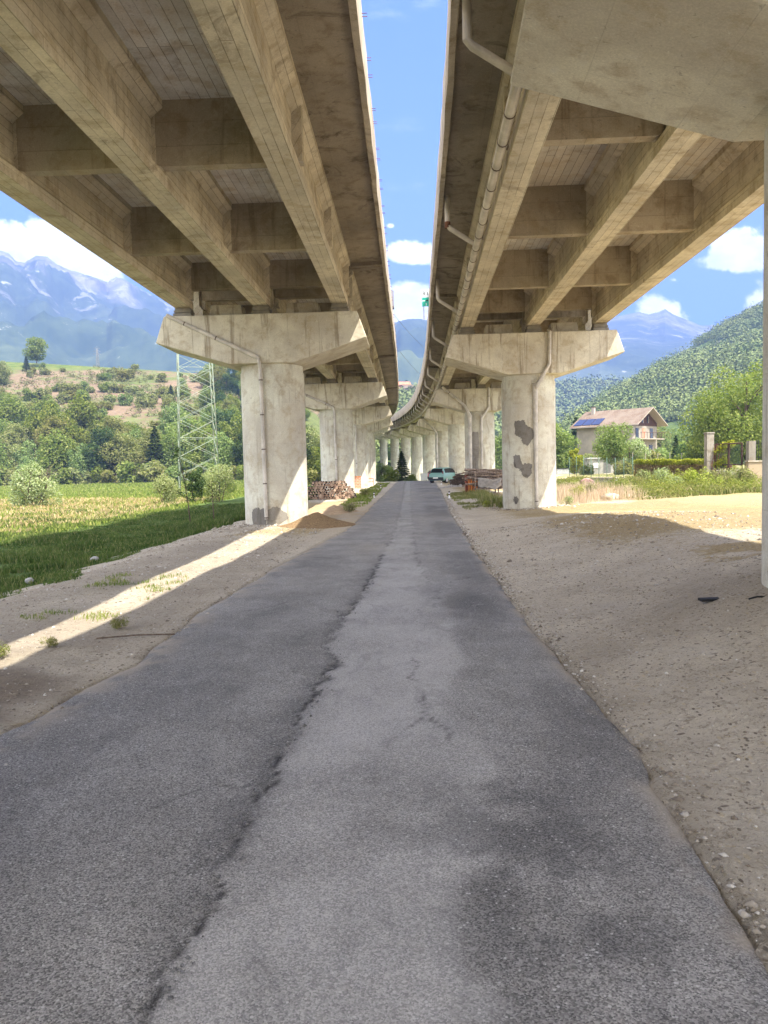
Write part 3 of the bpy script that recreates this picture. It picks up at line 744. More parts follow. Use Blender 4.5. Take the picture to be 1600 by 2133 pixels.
def _mount(t, b):
    P = geo(t); z = t.add('ShaderNodeSeparateXYZ', inp={0: P}).outputs[2]; nrm = t.add('ShaderNodeSeparateXYZ', inp={0: t.add('ShaderNodeNewGeometry').outputs['Normal']}).outputs[2]
    n1 = t.noise(P, .004, 9, .62, .3); n2 = t.noise(P, .02, 8, .68, .5); n3 = t.noise(t.scale(P, (1, 1, .35)), .013, 9, .7, .8)
    fo = t.mix(t.mapr(n2, .3, .7), (.035, .06, .03), (.07, .1, .045))
    me = t.mix(t.mapr(n1, .52, .62), fo, (.1, .13, .055))
    rock = t.mix(t.mapr(n3, .35, .65), (.08, .08, .09), (.3, .29, .28))
    al = t.math('ADD', t.math('DIVIDE', z, 850), t.math('MULTIPLY', t.math('SUBTRACT', n1, .5), 1.1))
    col = t.mix(t.mapr(al, .5, .72), me, rock)
    col = t.mix(t.math('MULTIPLY', t.mapr(n3, .575, .60), t.math('MULTIPLY', t.mapr(al, .3, .5), .6)), col, (.34, .335, .33))
    col = t.mix(t.math('MULTIPLY', t.mapr(n2, .63, .66), .7), col, (.45, .44, .4))
    return col
M_mount = mat('mountain', _mount, .95, .1)
def _hill(t, b):
    P = geo(t); n1 = t.noise(P, .035, 8, .65, .3); n2 = t.noise(P, .35, 7, .7, .4); n3 = t.noise(P, 1.6, 6, .7)
    z = t.add('ShaderNodeSeparateXYZ', inp={0: P}).outputs[2]
    br = t.mix(t.mapr(n2, .3, .7), (.155, .11, .07), (.25, .185, .12))
    br = t.mix(t.math('MULTIPLY', t.mapr(n3, .5, .7), .6), br, (.13, .09, .05))
    gr = t.mix(t.mapr(n2, .3, .7), (.075, .10, .03), (.14, .16, .055))
    f = t.math('ADD', t.math('MULTIPLY', n1, .75), t.math('MULTIPLY', n2, .35))
    col = t.mix(t.mapr(f, .52, .6), br, gr)
    col = t.mix(t.mapr(z, 31.5, 33.0), col, t.mix(t.mapr(n2, .3, .7), (.07, .115, .025), (.15, .17, .05)))
    return col
M_hill = mat('dry_hillside', _hill, .95, .1)
def _green(t, b):
    P = geo(t); n1 = t.noise(P, .05, 8, .65, .3); n2 = t.noise(P, .3, 6, .7)
    col = t.mix(t.mapr(n2, .3, .7), (.045, .075, .02), (.11, .15, .04))
    rock = t.mix(t.mapr(t.noise(t.scale(P, (1, 1, .3)), .5, 6, .7), .35, .65), (.09, .085, .09), (.22, .2, .2))
    return t.mix(t.mapr(n1, .58, .62), col, rock)
M_green = mat('wooded_slope', _green, .95, .1)

hillL = ridge('dry_hill', [(-700, 700), (-300, 735), (0, 753), (100, 758), (250, 767), (350, 773), (450, 781), (520, 790), (600, 815), (650, 838), (690, 872), (730, 975)], 235, 133, -.8, M_hill,
      'dry brown hillside with a grassy plateau on the left', .9, 22, 300, 60, .93, 50, back=1.6, hb=-.04)
hillC = ridge('village_hill', [(560, 850), (660, 838), (760, 826), (830, 822), (880, 822), (960, 838), (1060, 862), (1160, 900)], 430, 250, -2, M_green,
      'green hill with village houses seen between the decks', 3, 60, 160, 40, 1.0, 53, back=.6, hb=.3)
hillR = ridge('wooded_hill', [(1180, 905), (1240, 850), (1290, 815), (1340, 790), (1400, 745), (1440, 722), (1480, 700), (1530, 668), (1585, 640), (1680, 590), (1800, 540), (2000, 480)],
      lambda u: 520, lambda u: 190, -1, M_green, 'steep wooded hillside with rock outcrops on the right', 13, 90, 260, 90, 1.05, 57, back=.5, hb=.3)
hillF = ridge('far_green_hill', [(980, 825), (1060, 812), (1120, 806), (1180, 800), (1240, 801), (1290, 800), (1340, 806), (1420, 830), (1500, 850)], 950, 520, -2, M_green,
      'far green foothill below the mountains', 6, 120, 160, 40, 1.0, 59, back=.4, hb=.3)
mtL = ridge('mountain', [(-260, 560), (-200, 540), (-60, 512), (0, 522), (18, 528), (34, 545), (52, 548), (75, 533), (98, 535), (120, 552), (150, 565), (180, 575), (205, 583), (225, 590), (245, 580), (262, 586), (300, 607),
      (360, 640), (430, 660), (520, 690), (640, 700), (760, 700), (822, 684), (838, 680), (860, 675), (880, 677), (900, 682), (960, 720), (1050, 790), (1150, 870)], 3000, 700, -5, M_mount,
      'high hazy rocky massif beyond the left hillside', 150, 330, 620, 130, .92, 61, back=.25, hb=.3)
mtR = ridge('mountain', [(820, 800), (950, 760), (1080, 720), (1160, 700), (1230, 680), (1275, 662), (1300, 656), (1330, 650), (1352, 655), (1372, 650), (1386, 644), (1402, 655), (1425, 664), (1460, 678), (1510, 676), (1560, 690), (1650, 700)], 3600, 1300, -5, M_mount,
      'distant blue peak beyond the right wooded hillside', 55, 420, 420, 110, .92, 67, back=.12, hb=.3)
mtM = ridge('mountain', [(1000, 840), (1100, 760), (1180, 735), (1250, 700), (1330, 702), (1380, 712), (1450, 702), (1500, 681), (1530, 682), (1600, 700), (1700, 720), (1800, 750)], 2500, 1000, -5, M_mount,
      'dark blue wooded ridge below the distant peak', 50, 380, 420, 90, .92, 71, back=.15, hb=.3)

# ------------------------------------------------------------------ foliage
def leafmat(name, c1, c2, c3):
    m = bpy.data.materials.new(name); m.use_nodes = True; t = NT(m.node_tree); t.n.clear()
    g = t.add('ShaderNodeNewGeometry'); oi = t.add('ShaderNodeObjectInfo')
    r = g.outputs['Random Per Island']; n = t.noise(g.outputs['Position'], .9, 3, .6)
    col = t.mix(t.mapr(n, .35, .65), c1, c2)
    col = t.mix(t.math('MULTIPLY', t.mapr(r, .55, 1.0, smooth=False), .8), col, c3)
    hv = t.add('ShaderNodeHueSaturation', inp={'Color': col, 'Hue': t.mapr(oi.outputs['Random'], 0, 1, .475, .515, False), 'Value': t.mapr(oi.outputs['Random'], 0, 1, .8, 1.2, False), 'Saturation': t.mapr(oi.outputs['Random'], 0, 1, 1.1, .85, False)})
    d = t.add('ShaderNodeBsdfDiffuse', inp={0: hv.outputs[0]}); tr = t.add('ShaderNodeBsdfTranslucent', inp={0: t.mix(1, hv.outputs[0], (1.1, 1.25, .55), 'MULTIPLY')})
    mx = t.add('ShaderNodeMixShader', inp={0: .38, 1: d.outputs[0], 2: tr.outputs[0]})
    t.add('ShaderNodeOutputMaterial', inp={0: mx.outputs[0]})
    return m
L_mid = leafmat('leaf_mid', (.125, .185, .045), (.19, .245, .06), (.32, .35, .12))
L_dark = leafmat('leaf_dark', (.04, .075, .025), (.07, .11, .035), (.13, .17, .06))
L_olive = leafmat('leaf_olive', (.17, .195, .06), (.23, .245, .08), (.36, .34, .15))
L_silver = leafmat('leaf_silver', (.22, .27, .12), (.3, .34, .15), (.45, .45, .24))
L_yel = leafmat('leaf_yellow', (.22, .27, .03), (.3, .34, .05), (.42, .42, .1))
L_dry = leafmat('leaf_dry', (.22, .16, .07), (.3, .23, .1), (.42, .34, .18))
def _bark(t, b):
    P = geo(t); n = t.noise(t.scale(P, (6, 6, 1)), 2, 5, .7); return t.mix(t.mapr(n, .3, .7), (.07, .05, .035), (.17, .13, .1))
M_bark = mat('bark', _bark, .95, .1)
def leaves(rg, C, Rr, n, size, up=.35, asp=.6, flat=1.0):
    C = np.asarray(C, float); Rr = np.asarray(Rr, float)
    w = Rr**2; k = rg.choice(len(C), n, p=w/w.sum())
    d = rg.normal(size=(n, 3)); d /= np.linalg.norm(d, axis=1)[:, None]
    rad = rg.uniform(.35, 1, n)**.6
    p = C[k]+d*(Rr[k]*rad)[:, None]*np.array([1, 1, flat])
    nn = d*.6+rg.normal(size=(n, 3))*.6+np.array([0, 0, up]); nn /= np.linalg.norm(nn, axis=1)[:, None]
    a = np.cross(nn, rg.normal(size=(n, 3))); a /= np.linalg.norm(a, axis=1)[:, None]; b = np.cross(nn, a)
    s = size*rg.uniform(.6, 1.4, n)[:, None]; a = a*s; b = b*s*asp
    V = np.stack([p-a, p-b*.9, p+a, p+b*.9], 1).reshape(-1, 3)
    Fq = np.arange(n*4).reshape(n, 4)
    return V, Fq
def crown_clumps(rg, w, h, z0, n, rr=(.16, .3), shape='round'):
    C = []; Rr = []
    while len(C) < n:
        q = rg.uniform(-1, 1, 3)
        l = np.linalg.norm(q)
        if l > 1 or l < .35: continue
        hz = (q[2]+1)/2
        ww = {'round': 1.0, 'cone': 1.25-hz*1.05, 'egg': 1.1-.35*hz, 'bush': 1.05-.2*hz}[shape]
        C.append((q[0]*w/2*ww*.85, q[1]*w/2*ww*.85, z0+hz*h*.92)); Rr.append(rg.uniform(*rr)*w*(.7 if hz > .8 else 1))
    return np.array(C), np.array(Rr)
def limb_mesh(rg, w, h, z0, tr, nl=7, stems=1):
    mb = MB()
    for s_ in range(stems):
        ox, oy = (0, 0) if stems == 1 else rg.uniform(-.12, .12, 2)*w
        top = z0+h*.8; pts = [(ox, oy, -.3), (ox+rg.uniform(-.03, .03)*w, oy, (z0)*.6), (ox*2+rg.uniform(-.05, .05)*w, oy*2+rg.uniform(-.05, .05)*w, z0+h*.35), (ox*3+rg.uniform(-.1, .1)*w, oy*3, top)]
        mb.tube(pts, tr, 7, False, tr*.2)
        for i in range(nl):
            a = rg.uniform(0, 2*math.pi); zz = z0*.8+h*rg.uniform(.05, .6); L = w*rg.uniform(.25, .42)
            s0 = Vector((ox*1.5, oy*1.5, zz)); e = s0+Vector((math.cos(a)*L, math.sin(a)*L, L*rg.uniform(.4, 1.1))); m_ = s0.lerp(e, .5)+Vector((0, 0, L*.1))
            mb.tube([s0, m_, e], tr*.4, 5, False, tr*.08)
    return mb.mesh('trunk', M_bark)
def tree_mesh(kind, seed, n, size, w=6., h=7., z0=2., lm=None, tr=.16, nc=22, shape='round', rr=(.16, .3), stems=1, asp=.6, flat=1.0):
    rg = np.random.default_rng(seed)
    C, Rr = crown_clumps(rg, w, h, z0, nc, rr, shape); V, Fq = leaves(rg, C, Rr, n, size, asp=asp, flat=flat)
    return from_np('crown', V, Fq, lm), limb_mesh(rg, w, h, z0, tr, stems=stems)
def conifer_mesh(seed, n, w, h, lm, z0=.6, size=.22, asp=.35):
    rg = np.random.default_rng(seed); t = rg.uniform(0, 1, n)**1.35; lay = np.round(t*16)/16+rg.normal(0, .012, n)
    lay = np.clip(lay, 0, 1); rad = (w/2)*(1-lay)**.85*rg.uniform(.15, 1, n)**.5*(.8+.35*vnoise(np.round(t*16)*3.1, rg.uniform(0, 1, n)*0, seed)); a = rg.uniform(0, 2*math.pi, n)
    # drooping branch tiers with gaps
    a = a+.25*np.sin(a*7+lay*60)
    p = np.stack([rad*np.cos(a), rad*np.sin(a), z0+lay*(h-z0)-rad*.22], 1)
    out = np.stack([np.cos(a), np.sin(a), -.25*np.ones(n)], 1); side = np.stack([-np.sin(a), np.cos(a), rg.uniform(-.5, .5, n)], 1)
    s = size*rg.uniform(.6, 1.5, n)[:, None]
    V = np.stack([p-out*s, p-side*s*asp, p+out*s, p+side*s*asp], 1).reshape(-1, 3)
    mb = MB(); mb.tube([(0, 0, -.3), (0, 0, h*.5), (0, 0, h*.95)], w*.035, 7, False, .02)
    return from_np('crown', V, np.arange(n*4).reshape(n, 4), lm), mb.mesh('trunk', M_bark)
def plant(name, label, cat, meshes, loc, sc=1.0, rz=0.0, group=None, sz=None, tr=True):
    o = thing(name, label, cat, loc, group, rz); o.scale = (sc, sc, sc if sz is None else sz)
    link('crown' if tr else 'foliage', meshes[0], o)
    link('trunk' if tr else 'stem', meshes[1], o)
    return o
def hz_on(P, x, y):
    """height of a ridge surface at x,y by nearest vertices"""
    d = (P[..., 0]-x)**2+(P[..., 1]-y)**2; i = np.unravel_index(np.argmin(d), d.shape); return float(P[i][2])
TR = [tree_mesh('d', 100+i, 7500, .19, 6.5, 8.2+i*.4, .1, [L_mid, L_mid, L_olive, L_dark][i], .15, 26, ['egg', 'round', 'egg', 'round'][i]) for i in range(4)]
CO = [conifer_mesh(120+i, 4200, 5.6, 8.6, L_mid if i else L_dark, .3, .28) for i in range(2)]
SH = [tree_mesh('s', 130+i, 1300, .2, 3.2, 2.4, .1, [L_olive, L_mid, L_olive][i], .05, 12, 'bush', stems=3) for i in range(3)]
# wood at the foot of the dry hillside: individual trees
rg = np.random.default_rng(5)
band = []
for row, (y0, y1, n) in enumerate(((128, 133, 30), (137, 145, 30), (148, 160, 28), (163, 176, 22))):
    for i in range(n):
        x = -118+(i+rg.uniform(-.3, .3))*(124/n)
        y = rg.uniform(y0, y1)
        if x > -15-(y-130)*.2: continue
        if (row == 3 and x > -92) or (row == 2 and x > -70 and rg.random() < .7): continue
        band.append((x, y, row))
for i, (x, y, row) in enumerate(band):
    z = max(tz(x, y), hz_on(hillL, x, y))-.1 if y > 133 else tz(x, y)
    sc = rg.uniform(.85, 1.25)*(1.0 if row else .95)
    if x > -12: sc *= .9
    k = int(rg.integers(0, 4))
    if i % 13 == 5: plant('conifer', 'dark conifer among the green trees at the foot of the left hillside', 'conifer', CO[i % 2], (x, y, z), sc, rg.uniform(0, 6), 'conifers in the wood at the foot of the hill')
    else: plant('tree', 'bushy green tree in the dense wood at the foot of the left hillside', 'tree', TR[k], (x, y, z), sc, rg.uniform(0, 6), 'trees in the wood at the foot of the hill')
for i in range(290):
    v = rg.uniform(.16, .97); u = rg.uniform(-60, 640)
    j = int((u+700)/1430*299); ii = int(v*59)
    p = hillL[ii, min(max(j, 0), 299)]
    dens = vnoise(p[0]/16, p[1]/16, 77)
    if v > .3 and dens < .3: continue
    if v > .9 and rg.random() < .7: continue
    big = v < .18 or u > 430 or u < 40 and v < .7
    if i % 24 == 0: plant('conifer', 'small dark conifer standing on the dry brown slope', 'conifer', CO[i % 2], (p[0], p[1], p[2]-.2), rg.uniform(.4, .62), rg.uniform(0, 6), 'small conifers on the dry slope')
    elif big: plant('tree', 'tree growing on the lower dry slope above the wood', 'tree', TR[int(rg.integers(0, 4))], (p[0], p[1], p[2]-.4), rg.uniform(.5, .85), rg.uniform(0, 6), 'trees on the lower dry slope')
    else: plant('shrub', 'low olive shrub on the dry brown slope', 'shrub', SH[i % 3], (p[0], p[1], p[2]-.15), rg.uniform(.5, 1.3), rg.uniform(0, 6), 'shrubs on the dry slope')
for i in range(52):
    x = -120+i*2.03+rg.uniform(-.8, .8); y = rg.uniform(123.5, 127.5)
    plant('shrub', 'leafy shrub along the foot of the wood at the far edge of the meadow', 'shrub', SH[i % 3], (x, y, tz(x, y)-.1), rg.uniform(.9, 1.6), rg.uniform(0, 6), 'shrubs at the far edge of the meadow')
# lone tree on the plateau
j = int((75+700)/1430*299); p = hillL[58, j]
plant('tree', 'lone rounded tree standing on the plateau edge above the dry hillside', 'tree', tree_mesh('d', 150, 4500, .24, 6.6, 7.6, .6, L_mid, .16, 26, 'round'), (at(77, 768, 229)[0], 229, p[2]-.1), 1.0)
# meadow bushes
B1 = tree_mesh('b', 160, 6500, .085, 3.5, 2.7, .15, L_silver, .05, 34, 'cone', (.1, .2), stems=5, asp=.4)
plant('bush', 'large pale silvery bush standing alone in the sunlit meadow', 'bush', B1, (-24.1, 48.6, tz(-24.1, 48.6)), 1.05)
B2 = tree_mesh('b', 161, 3800, .07, 2.2, 2.1, .1, L_silver, .04, 22, 'bush', (.13, .24), stems=4, asp=.4)
plant('bush', 'pale bush to the left of the lattice tower legs', 'bush', B2, (-15.5, 48.6, tz(-15.5, 48.6)), .95)
B3 = tree_mesh('b', 162, 4600, .07, 2.4, 2.7, .1, L_silver, .04, 26, 'bush', (.13, .24), stems=4, asp=.4)
plant('bush', 'taller pale bush between the lattice tower and the left pier', 'bush', B3, (-12.7, 51, tz(-12.7, 51)), 1.0)
B4 = tree_mesh('b', 163, 2200, .07, 1.6, 2.4, .2, L_dark, .04, 16, 'egg', (.14, .24), stems=2, asp=.5)
plant('bush', 'dark narrow bush between the two pale bushes', 'bush', B4, (-13.8, 49.2, tz(-13.8, 49.2)), 1.0)
# sapling
def sapling(x, y, h, lean, label, nleaf, seed):
    rg_ = np.random.default_rng(seed)
    z = tz(x, y); o = thing('sapling', label, 'sapling', (x, y, z)); mb = MB(); tw = []
    P = [Vector((0, 0, -.1)), Vector((lean*.2, 0, h*.3)), Vector((lean*.5, 0, h*.6)), Vector((lean*1.1, 0, h))]
    mb.tube(P, .03, 7, False, .006)
    for i in range(16):
        t = rg_.uniform(.35, .98); k = min(2, int(t*3)); b0 = P[k].lerp(P[k+1], t*3-k); a = rg_.uniform(0, 6.28); L = rg_.uniform(.25, .7)*(1.25-t)
        e = b0+Vector((math.cos(a)*L, math.sin(a)*L, L*.7)); mb.tube([b0, b0.lerp(e, .5)+Vector((0, 0, -.03)), e], .009, 5, False, .003); tw.append(b0.lerp(e, .7))
    mb2 = mb.mesh('trunk', M_bark); link('trunk', mb2, o)
    if nleaf:
        V, Fq = leaves(rg_, [tuple(v) for v in tw], [.13]*len(tw), nleaf, .045); link('crown', from_np('crown', V, Fq, L_dark), o)
sapling(-8.68, 30.2, 3.1, -.42, 'thin leaning sapling with sparse leaves at the edge of the shaded grass', 260, 1)
sapling(-7.9, 30.8, 1.7, -.05, 'short thin sapling just right of the leaning one', 60, 2)
# bushes below the far piers, in the centre
BC = conifer_mesh(170, 5200, 3.4, 4.6, L_dark, .1, .2, .3)
plant('bush', 'tall dark bush right of the road end, in front of the far piers', 'bush', BC, (-1.0, 122, tz(-1, 122)-.2), 1.15)
plant('bush', 'dark bush at the left of the road end beneath the curving deck', 'bush', tree_mesh('b', 171, 5200, .11, 3.2, 3.6, .1, L_mid, .06, 20, 'bush', (.14, .26), stems=3), (-4.4, 130, tz(-4.4, 130)-.2), 1.15)
for i, (x, y, s_) in enumerate(((-2.6, 118, .8), (.6, 116, .55), (-6.2, 112, .7))):
    plant('shrub', ['low leafy shrub between the two dark bushes beyond the road end', 'low shrub just right of the tall dark bush beyond the road end', 'low shrub by the last left pier beyond the road end'][i], 'shrub', SH[1], (x, y, tz(x, y)-.1), s_, i)
# wood behind the far piers and behind the right side garden
bt = []
for i in range(46):
    x = 13+i*1.6+rg.uniform(-.7, .7); y = rg.uniform(150, 185)-(18 if x > 26 else 0); bt.append((x, y))
for i in range(24): bt.append((-34+i*2.1+rg.uniform(-.6, .6), rg.uniform(252, 268)))
for i, (x, y) in enumerate(bt):
    far = y > 240
    plant('tree', 'green tree closing the view behind the far piers' if far else 'green tree in the wood behind the right viaduct and the house', 'tree', TR[i % 4], (x, y, tz(x, y)-.3), rg.uniform(.8, 1.15) if not far else rg.uniform(.9, 1.3), rg.uniform(0, 6),
          'trees behind the far piers' if far else 'trees behind the house')
# stuff forest on the right hillside
def forest(name, P, n, cr, leafs, size, mtl, label, seed, vmin=0, vmax=1.0, umin=0, rocky=True, clus=.0):
    rg_ = np.random.default_rng(seed); nv, nu, _ = P.shape; nvv = nv-12
    iv = (rg_.uniform(vmin, vmax, n)*(nvv-1)).astype(int); iu = rg_.uniform(umin, nu-1.01, n); i0 = iu.astype(int); f = (iu-i0)[:, None]
    p = P[iv, i0]*(1-f)+P[iv, i0+1]*f; p = p+rg_.normal(0, 1.2, p.shape)*np.array([1, 1, 0])
    if rocky: keep = fbm(p[:, 0]/45+p[:, 2]/60, p[:, 1]/70, 91) < .63; p = p[keep]
    m = len(p); s = rg_.uniform(.55, 1.0, m)**2*1.5*cr*(.7+.8*vnoise(p[:, 0]/22, p[:, 1]/22, 5))
    k = np.repeat(np.arange(m), leafs); d = rg_.normal(size=(m*leafs, 3)); d /= np.linalg.norm(d, axis=1)[:, None]; d[:, 2] = np.abs(d[:, 2])*1.1-.15
    q = p[k]+d*s[k][:, None]*rg_.uniform(.25, 1.4, m*leafs)[:, None]+np.array([0, 0, 1])*s[k][:, None]*.5
    nn = d+rg_.normal(size=d.shape)*.45; nn /= np.linalg.norm(nn, axis=1)[:, None]
    a = np.cross(nn, rg_.normal(size=d.shape)); a /= np.linalg.norm(a, axis=1)[:, None]; b = np.cross(nn, a); ss = size*rg_.uniform(.6, 1.4, m*leafs)[:, None]
    V = np.stack([q-a*ss, q-b*ss*.8, q+a*ss, q+b*ss*.8], 1).reshape(-1, 3)
    o = link(name, from_np(name, V, np.arange(m*leafs*4).reshape(-1, 4), mtl)); tag(o, label, 'forest', kind='stuff')
def farleaf(name, c1, c2, c3, sc):
    def fn(t, b):
        P = geo(t); r = t.add('ShaderNodeNewGeometry').outputs['Random Per Island']; n = t.noise(P, sc, 3, .6)
        col = t.mix(t.mapr(n, .38, .62), c1, c2); return t.mix(t.math('MULTIPLY', t.mapr(r, .5, 1, smooth=False), .7), col, c3)
    return mat(name, fn, .9, .1)
L_for = farleaf('forest_leaves', (.12, .17, .055), (.2, .235, .08), (.24, .27, .11), .07)
forest('forest', hillR, 15500, 2.5, 42, .42, L_for, 'dense mixed woodland covering the steep hillside on the right', 201, .0, 1.0)
forest('forest', hillF, 6500, 4.4, 26, 1.25, L_for, 'woodland on the far green foothill below the mountains', 202, .0, 1.0, rocky=False)
forest('forest', hillC, 4000, 2.8, 30, .75, L_for, 'woodland on the hill seen between the two decks', 203, .0, .97, rocky=False)

L_scr = farleaf('scrub_leaves', (.11, .13, .045), (.19, .2, .075), (.3, .26, .14), .2)
def scrub():
    rg_ = np.random.default_rng(211); n = 5200; iv = (rg_.uniform(.1, .99, n)**.8*59).astype(int); iu = rg_.integers(0, 299, n); p = hillL[iv, iu]+rg_.normal(0, .7, (n, 3))*np.array([1, 1, 0])
    keep = fbm(p[:, 0]/14, p[:, 2]/5+p[:, 1]/18, 92) > .46; p = p[keep]; r = rg_.uniform(.25, .9, len(p)); C = p+np.array([0, 0, .5])*r[:, None]
    V, Fq = leaves(rg_, C, r, 90000, .16, .5); tag(link('scrub', from_np('scrub', V, Fq, L_scr)), 'low olive and rusty scrub covering parts of the dry hillside', 'scrub', kind='stuff')
scrub()

# grass ------------------------------------------------------------
def grassmat(name, c1, c2, c3):
    m = bpy.data.materials.new(name); m.use_nodes = True; t = NT(m.node_tree); t.n.clear()
    g = t.add('ShaderNodeNewGeometry'); r = g.outputs['Random Per Island']; n = t.noise(g.outputs['Position'], .8, 4, .6)
    col = t.mix(t.mapr(n, .35, .65), c1, c2); col = t.mix(t.mapr(r, .6, 1.0, 0, .9, False), col, c3)
    d = t.add('ShaderNodeBsdfDiffuse', inp={0: col}); tr = t.add('ShaderNodeBsdfTranslucent', inp={0: col})
    mx = t.add('ShaderNodeMixShader', inp={0: .35, 1: d.outputs[0], 2: tr.outputs[0]}); t.add('ShaderNodeOutputMaterial', inp={0: mx.outputs[0]})
    return m
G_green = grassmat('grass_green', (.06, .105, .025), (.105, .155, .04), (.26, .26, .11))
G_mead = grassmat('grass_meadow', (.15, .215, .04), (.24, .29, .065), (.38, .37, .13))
G_straw = grassmat('grass_straw', (.38, .29, .13), (.52, .42, .22), (.66, .55, .33))
G_weed = grassmat('grass_weed', (.15, .185, .05), (.24, .25, .08), (.44, .38, .2))
def blades(name, x, y, h, w, mtl, label, seed, lean=.4, cat='grass', flat=False):
    rg_ = np.random.default_rng(seed); n = len(x); z = terr(x, y)-.01
    a = rg_.uniform(0, 2*math.pi, n); hh = h*rg_.uniform(.5, 1.3, n); ww = w*rg_.uniform(.7, 1.3, n)
    la = rg_.uniform(0, 2*math.pi, n); ll = hh*lean*rg_.uniform(.2, 1.4, n)
    if flat: hh, ll = hh*.06+.004, hh
    b = np.stack([x, y, z], 1); s = np.stack([np.cos(a)*ww, np.sin(a)*ww, 0*a], 1)
    if flat: s = np.stack([-np.sin(la)*ww, np.cos(la)*ww, 0*a], 1)
    tip = b+np.stack([np.cos(la)*ll, np.sin(la)*ll, hh], 1); mid = b+np.stack([np.cos(la)*ll*.35, np.sin(la)*ll*.35, hh*.6], 1)
    V = np.stack([b-s, b+s, mid+s*.8, mid-s*.8, tip], 1).reshape(-1, 3)
    i5 = np.arange(n)*5
    F4 = np.stack([i5, i5+1, i5+2, i5+3], 1); F3 = np.stack([i5+3, i5+2, i5+4], 1)
    me = bpy.data.meshes.new(name); me.vertices.add(len(V)); me.vertices.foreach_set('co', V.astype(np.float32).ravel())
    me.loops.add(n*7); me.loops.foreach_set('vertex_index', np.concatenate([F4, F3], 1).ravel().astype(np.int32))
    ls = np.stack([np.arange(n)*7, np.arange(n)*7+4], 1).ravel().astype(np.int32)
    me.polygons.add(n*2); me.polygons.foreach_set('loop_start', ls); me.update(calc_edges=True); me.validate(); me.materials.append(mtl)
    return tag(link(name, me), label, cat, kind='stuff')
def scatter(n, x0, x1, y0, y1, seed, ybias=1.0):
    rg_ = np.random.default_rng(seed); u = rg_.uniform(0, 1, n)**ybias; return rg_.uniform(x0, x1, n), y0+(y1-y0)*u
x, y = scatter(230000, -24, -5.2, 8, 46, 301, 1.25); g, s, d, sa = masks(x, y); k = (g > .45) & (fbm(x*1.3, y*1.3, 99) > .28); x, y = x[k], y[k]
gh = .05+.12*sst(fbm(x*.5, y*.5, 98), .35, .7)*sst(grass_edge(y)-x, .2, 1.5)+.14*sst(y, 21, 27)*sst(x, -10, -6)
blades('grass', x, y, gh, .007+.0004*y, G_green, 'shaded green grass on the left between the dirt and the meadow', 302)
x, y = scatter(150000, -80, -13, 22, 125, 303, 1.5); k = rng.uniform(0, 1, len(x)) < .9; x, y = x[k], y[k]
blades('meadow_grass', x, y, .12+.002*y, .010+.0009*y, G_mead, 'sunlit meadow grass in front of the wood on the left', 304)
x, y = scatter(60000, -60, -14, 22, 58, 305, 1.2); ns = fbm(x*.05, y*.35, 24); k = ns > .44; x, y = x[k], y[k]
blades('dry_grass', x, y, .16+.001*y, .008+.0008*y, G_straw, 'straw coloured mown strips across the sunlit meadow', 306)
# right side: weeds along the garden edge and dry stalks
x, y = scatter(60000, 5.5, 30, 30, 62, 307, 1.2); gk = sst(x+.10*(y-30), 8.6, 10.6); k = (rng.uniform(0, 1, len(x)) < gk) & (fbm(x*.6, y*.6, 97) > .36); x, y = x[k], y[k]
blades('weeds', x, y, .06+.15*sst(fbm(x*.4, y*.4, 96), .4, .7), .012+.0005*y, G_weed, 'yellow green weeds along the garden edge on the right', 308)
x, y = scatter(3600, 6.0, 9.4, 30.5, 40, 309); k = fbm(x*.7, y*.5, 95) > .38; x, y = x[k], y[k]
blades('dry_stalks', x, y, .5, .008, grassmat('stalk_pink', (.5, .4, .26), (.58, .46, .34), (.7, .6, .42)), 'tall dry pinkish stalks beside the first right pier', 310, .25)
x, y = scatter(9000, 1.9, 4.3, 28, 44, 311); g, s, d, sa = masks(x, y); k = (g > .25); x, y = x[k], y[k]
blades('verge_grass', x, y, .09+.16*sst(x, 2.8, 3.4), .012, G_weed, 'green tufts on the verge beside the log piles', 312)
x, y = scatter(9000, -5.2, -3.1, 8.4, 13.6, 313); g, s, d, sa = masks(x, y); k = (g > .18) & (fbm(x*3, y*3, 94) > .46); x, y = x[k], y[k]
blades('grass_tufts', x, y, .06, .005, G_mead, 'low grass tufts on the dirt in the strip of sunlight', 314)
x, y = scatter(12000, -3.2, -1.6, 30, 80, 315); g, s, d, sa = masks(x, y); k = g > .2; x, y = x[k], y[k]
blades('verge_grass', x, y, .1, .02, G_mead, 'thin grass on the left verge beside the road', 316)
rgw = np.random.default_rng(640); wx_ = rgw.uniform(7, 26, 900); wy_ = 30+26*rgw.uniform(0, 1, 900)**1.2; kk = (rgw.uniform(0, 1, 900) < sst(wx_+.10*(wy_-30), 8.8, 11)) & (fbm(wx_*.5, wy_*.5, 97) > .42)
wx_, wy_ = wx_[kk], wy_[kk]; wr = rgw.uniform(.15, .42, len(wx_)); V_, F_ = leaves(rgw, np.stack([wx_, wy_, terr(wx_, wy_)+wr*.45], 1), wr, 30000, .05, asp=.35)
tag(link('leafy_weeds', from_np('leafy_weeds', V_, F_, leafmat('leaf_weed', (.13, .18, .045), (.22, .25, .065), (.36, .34, .13)))), 'low leafy weeds spread along the garden edge on the right', 'weeds', kind='stuff')
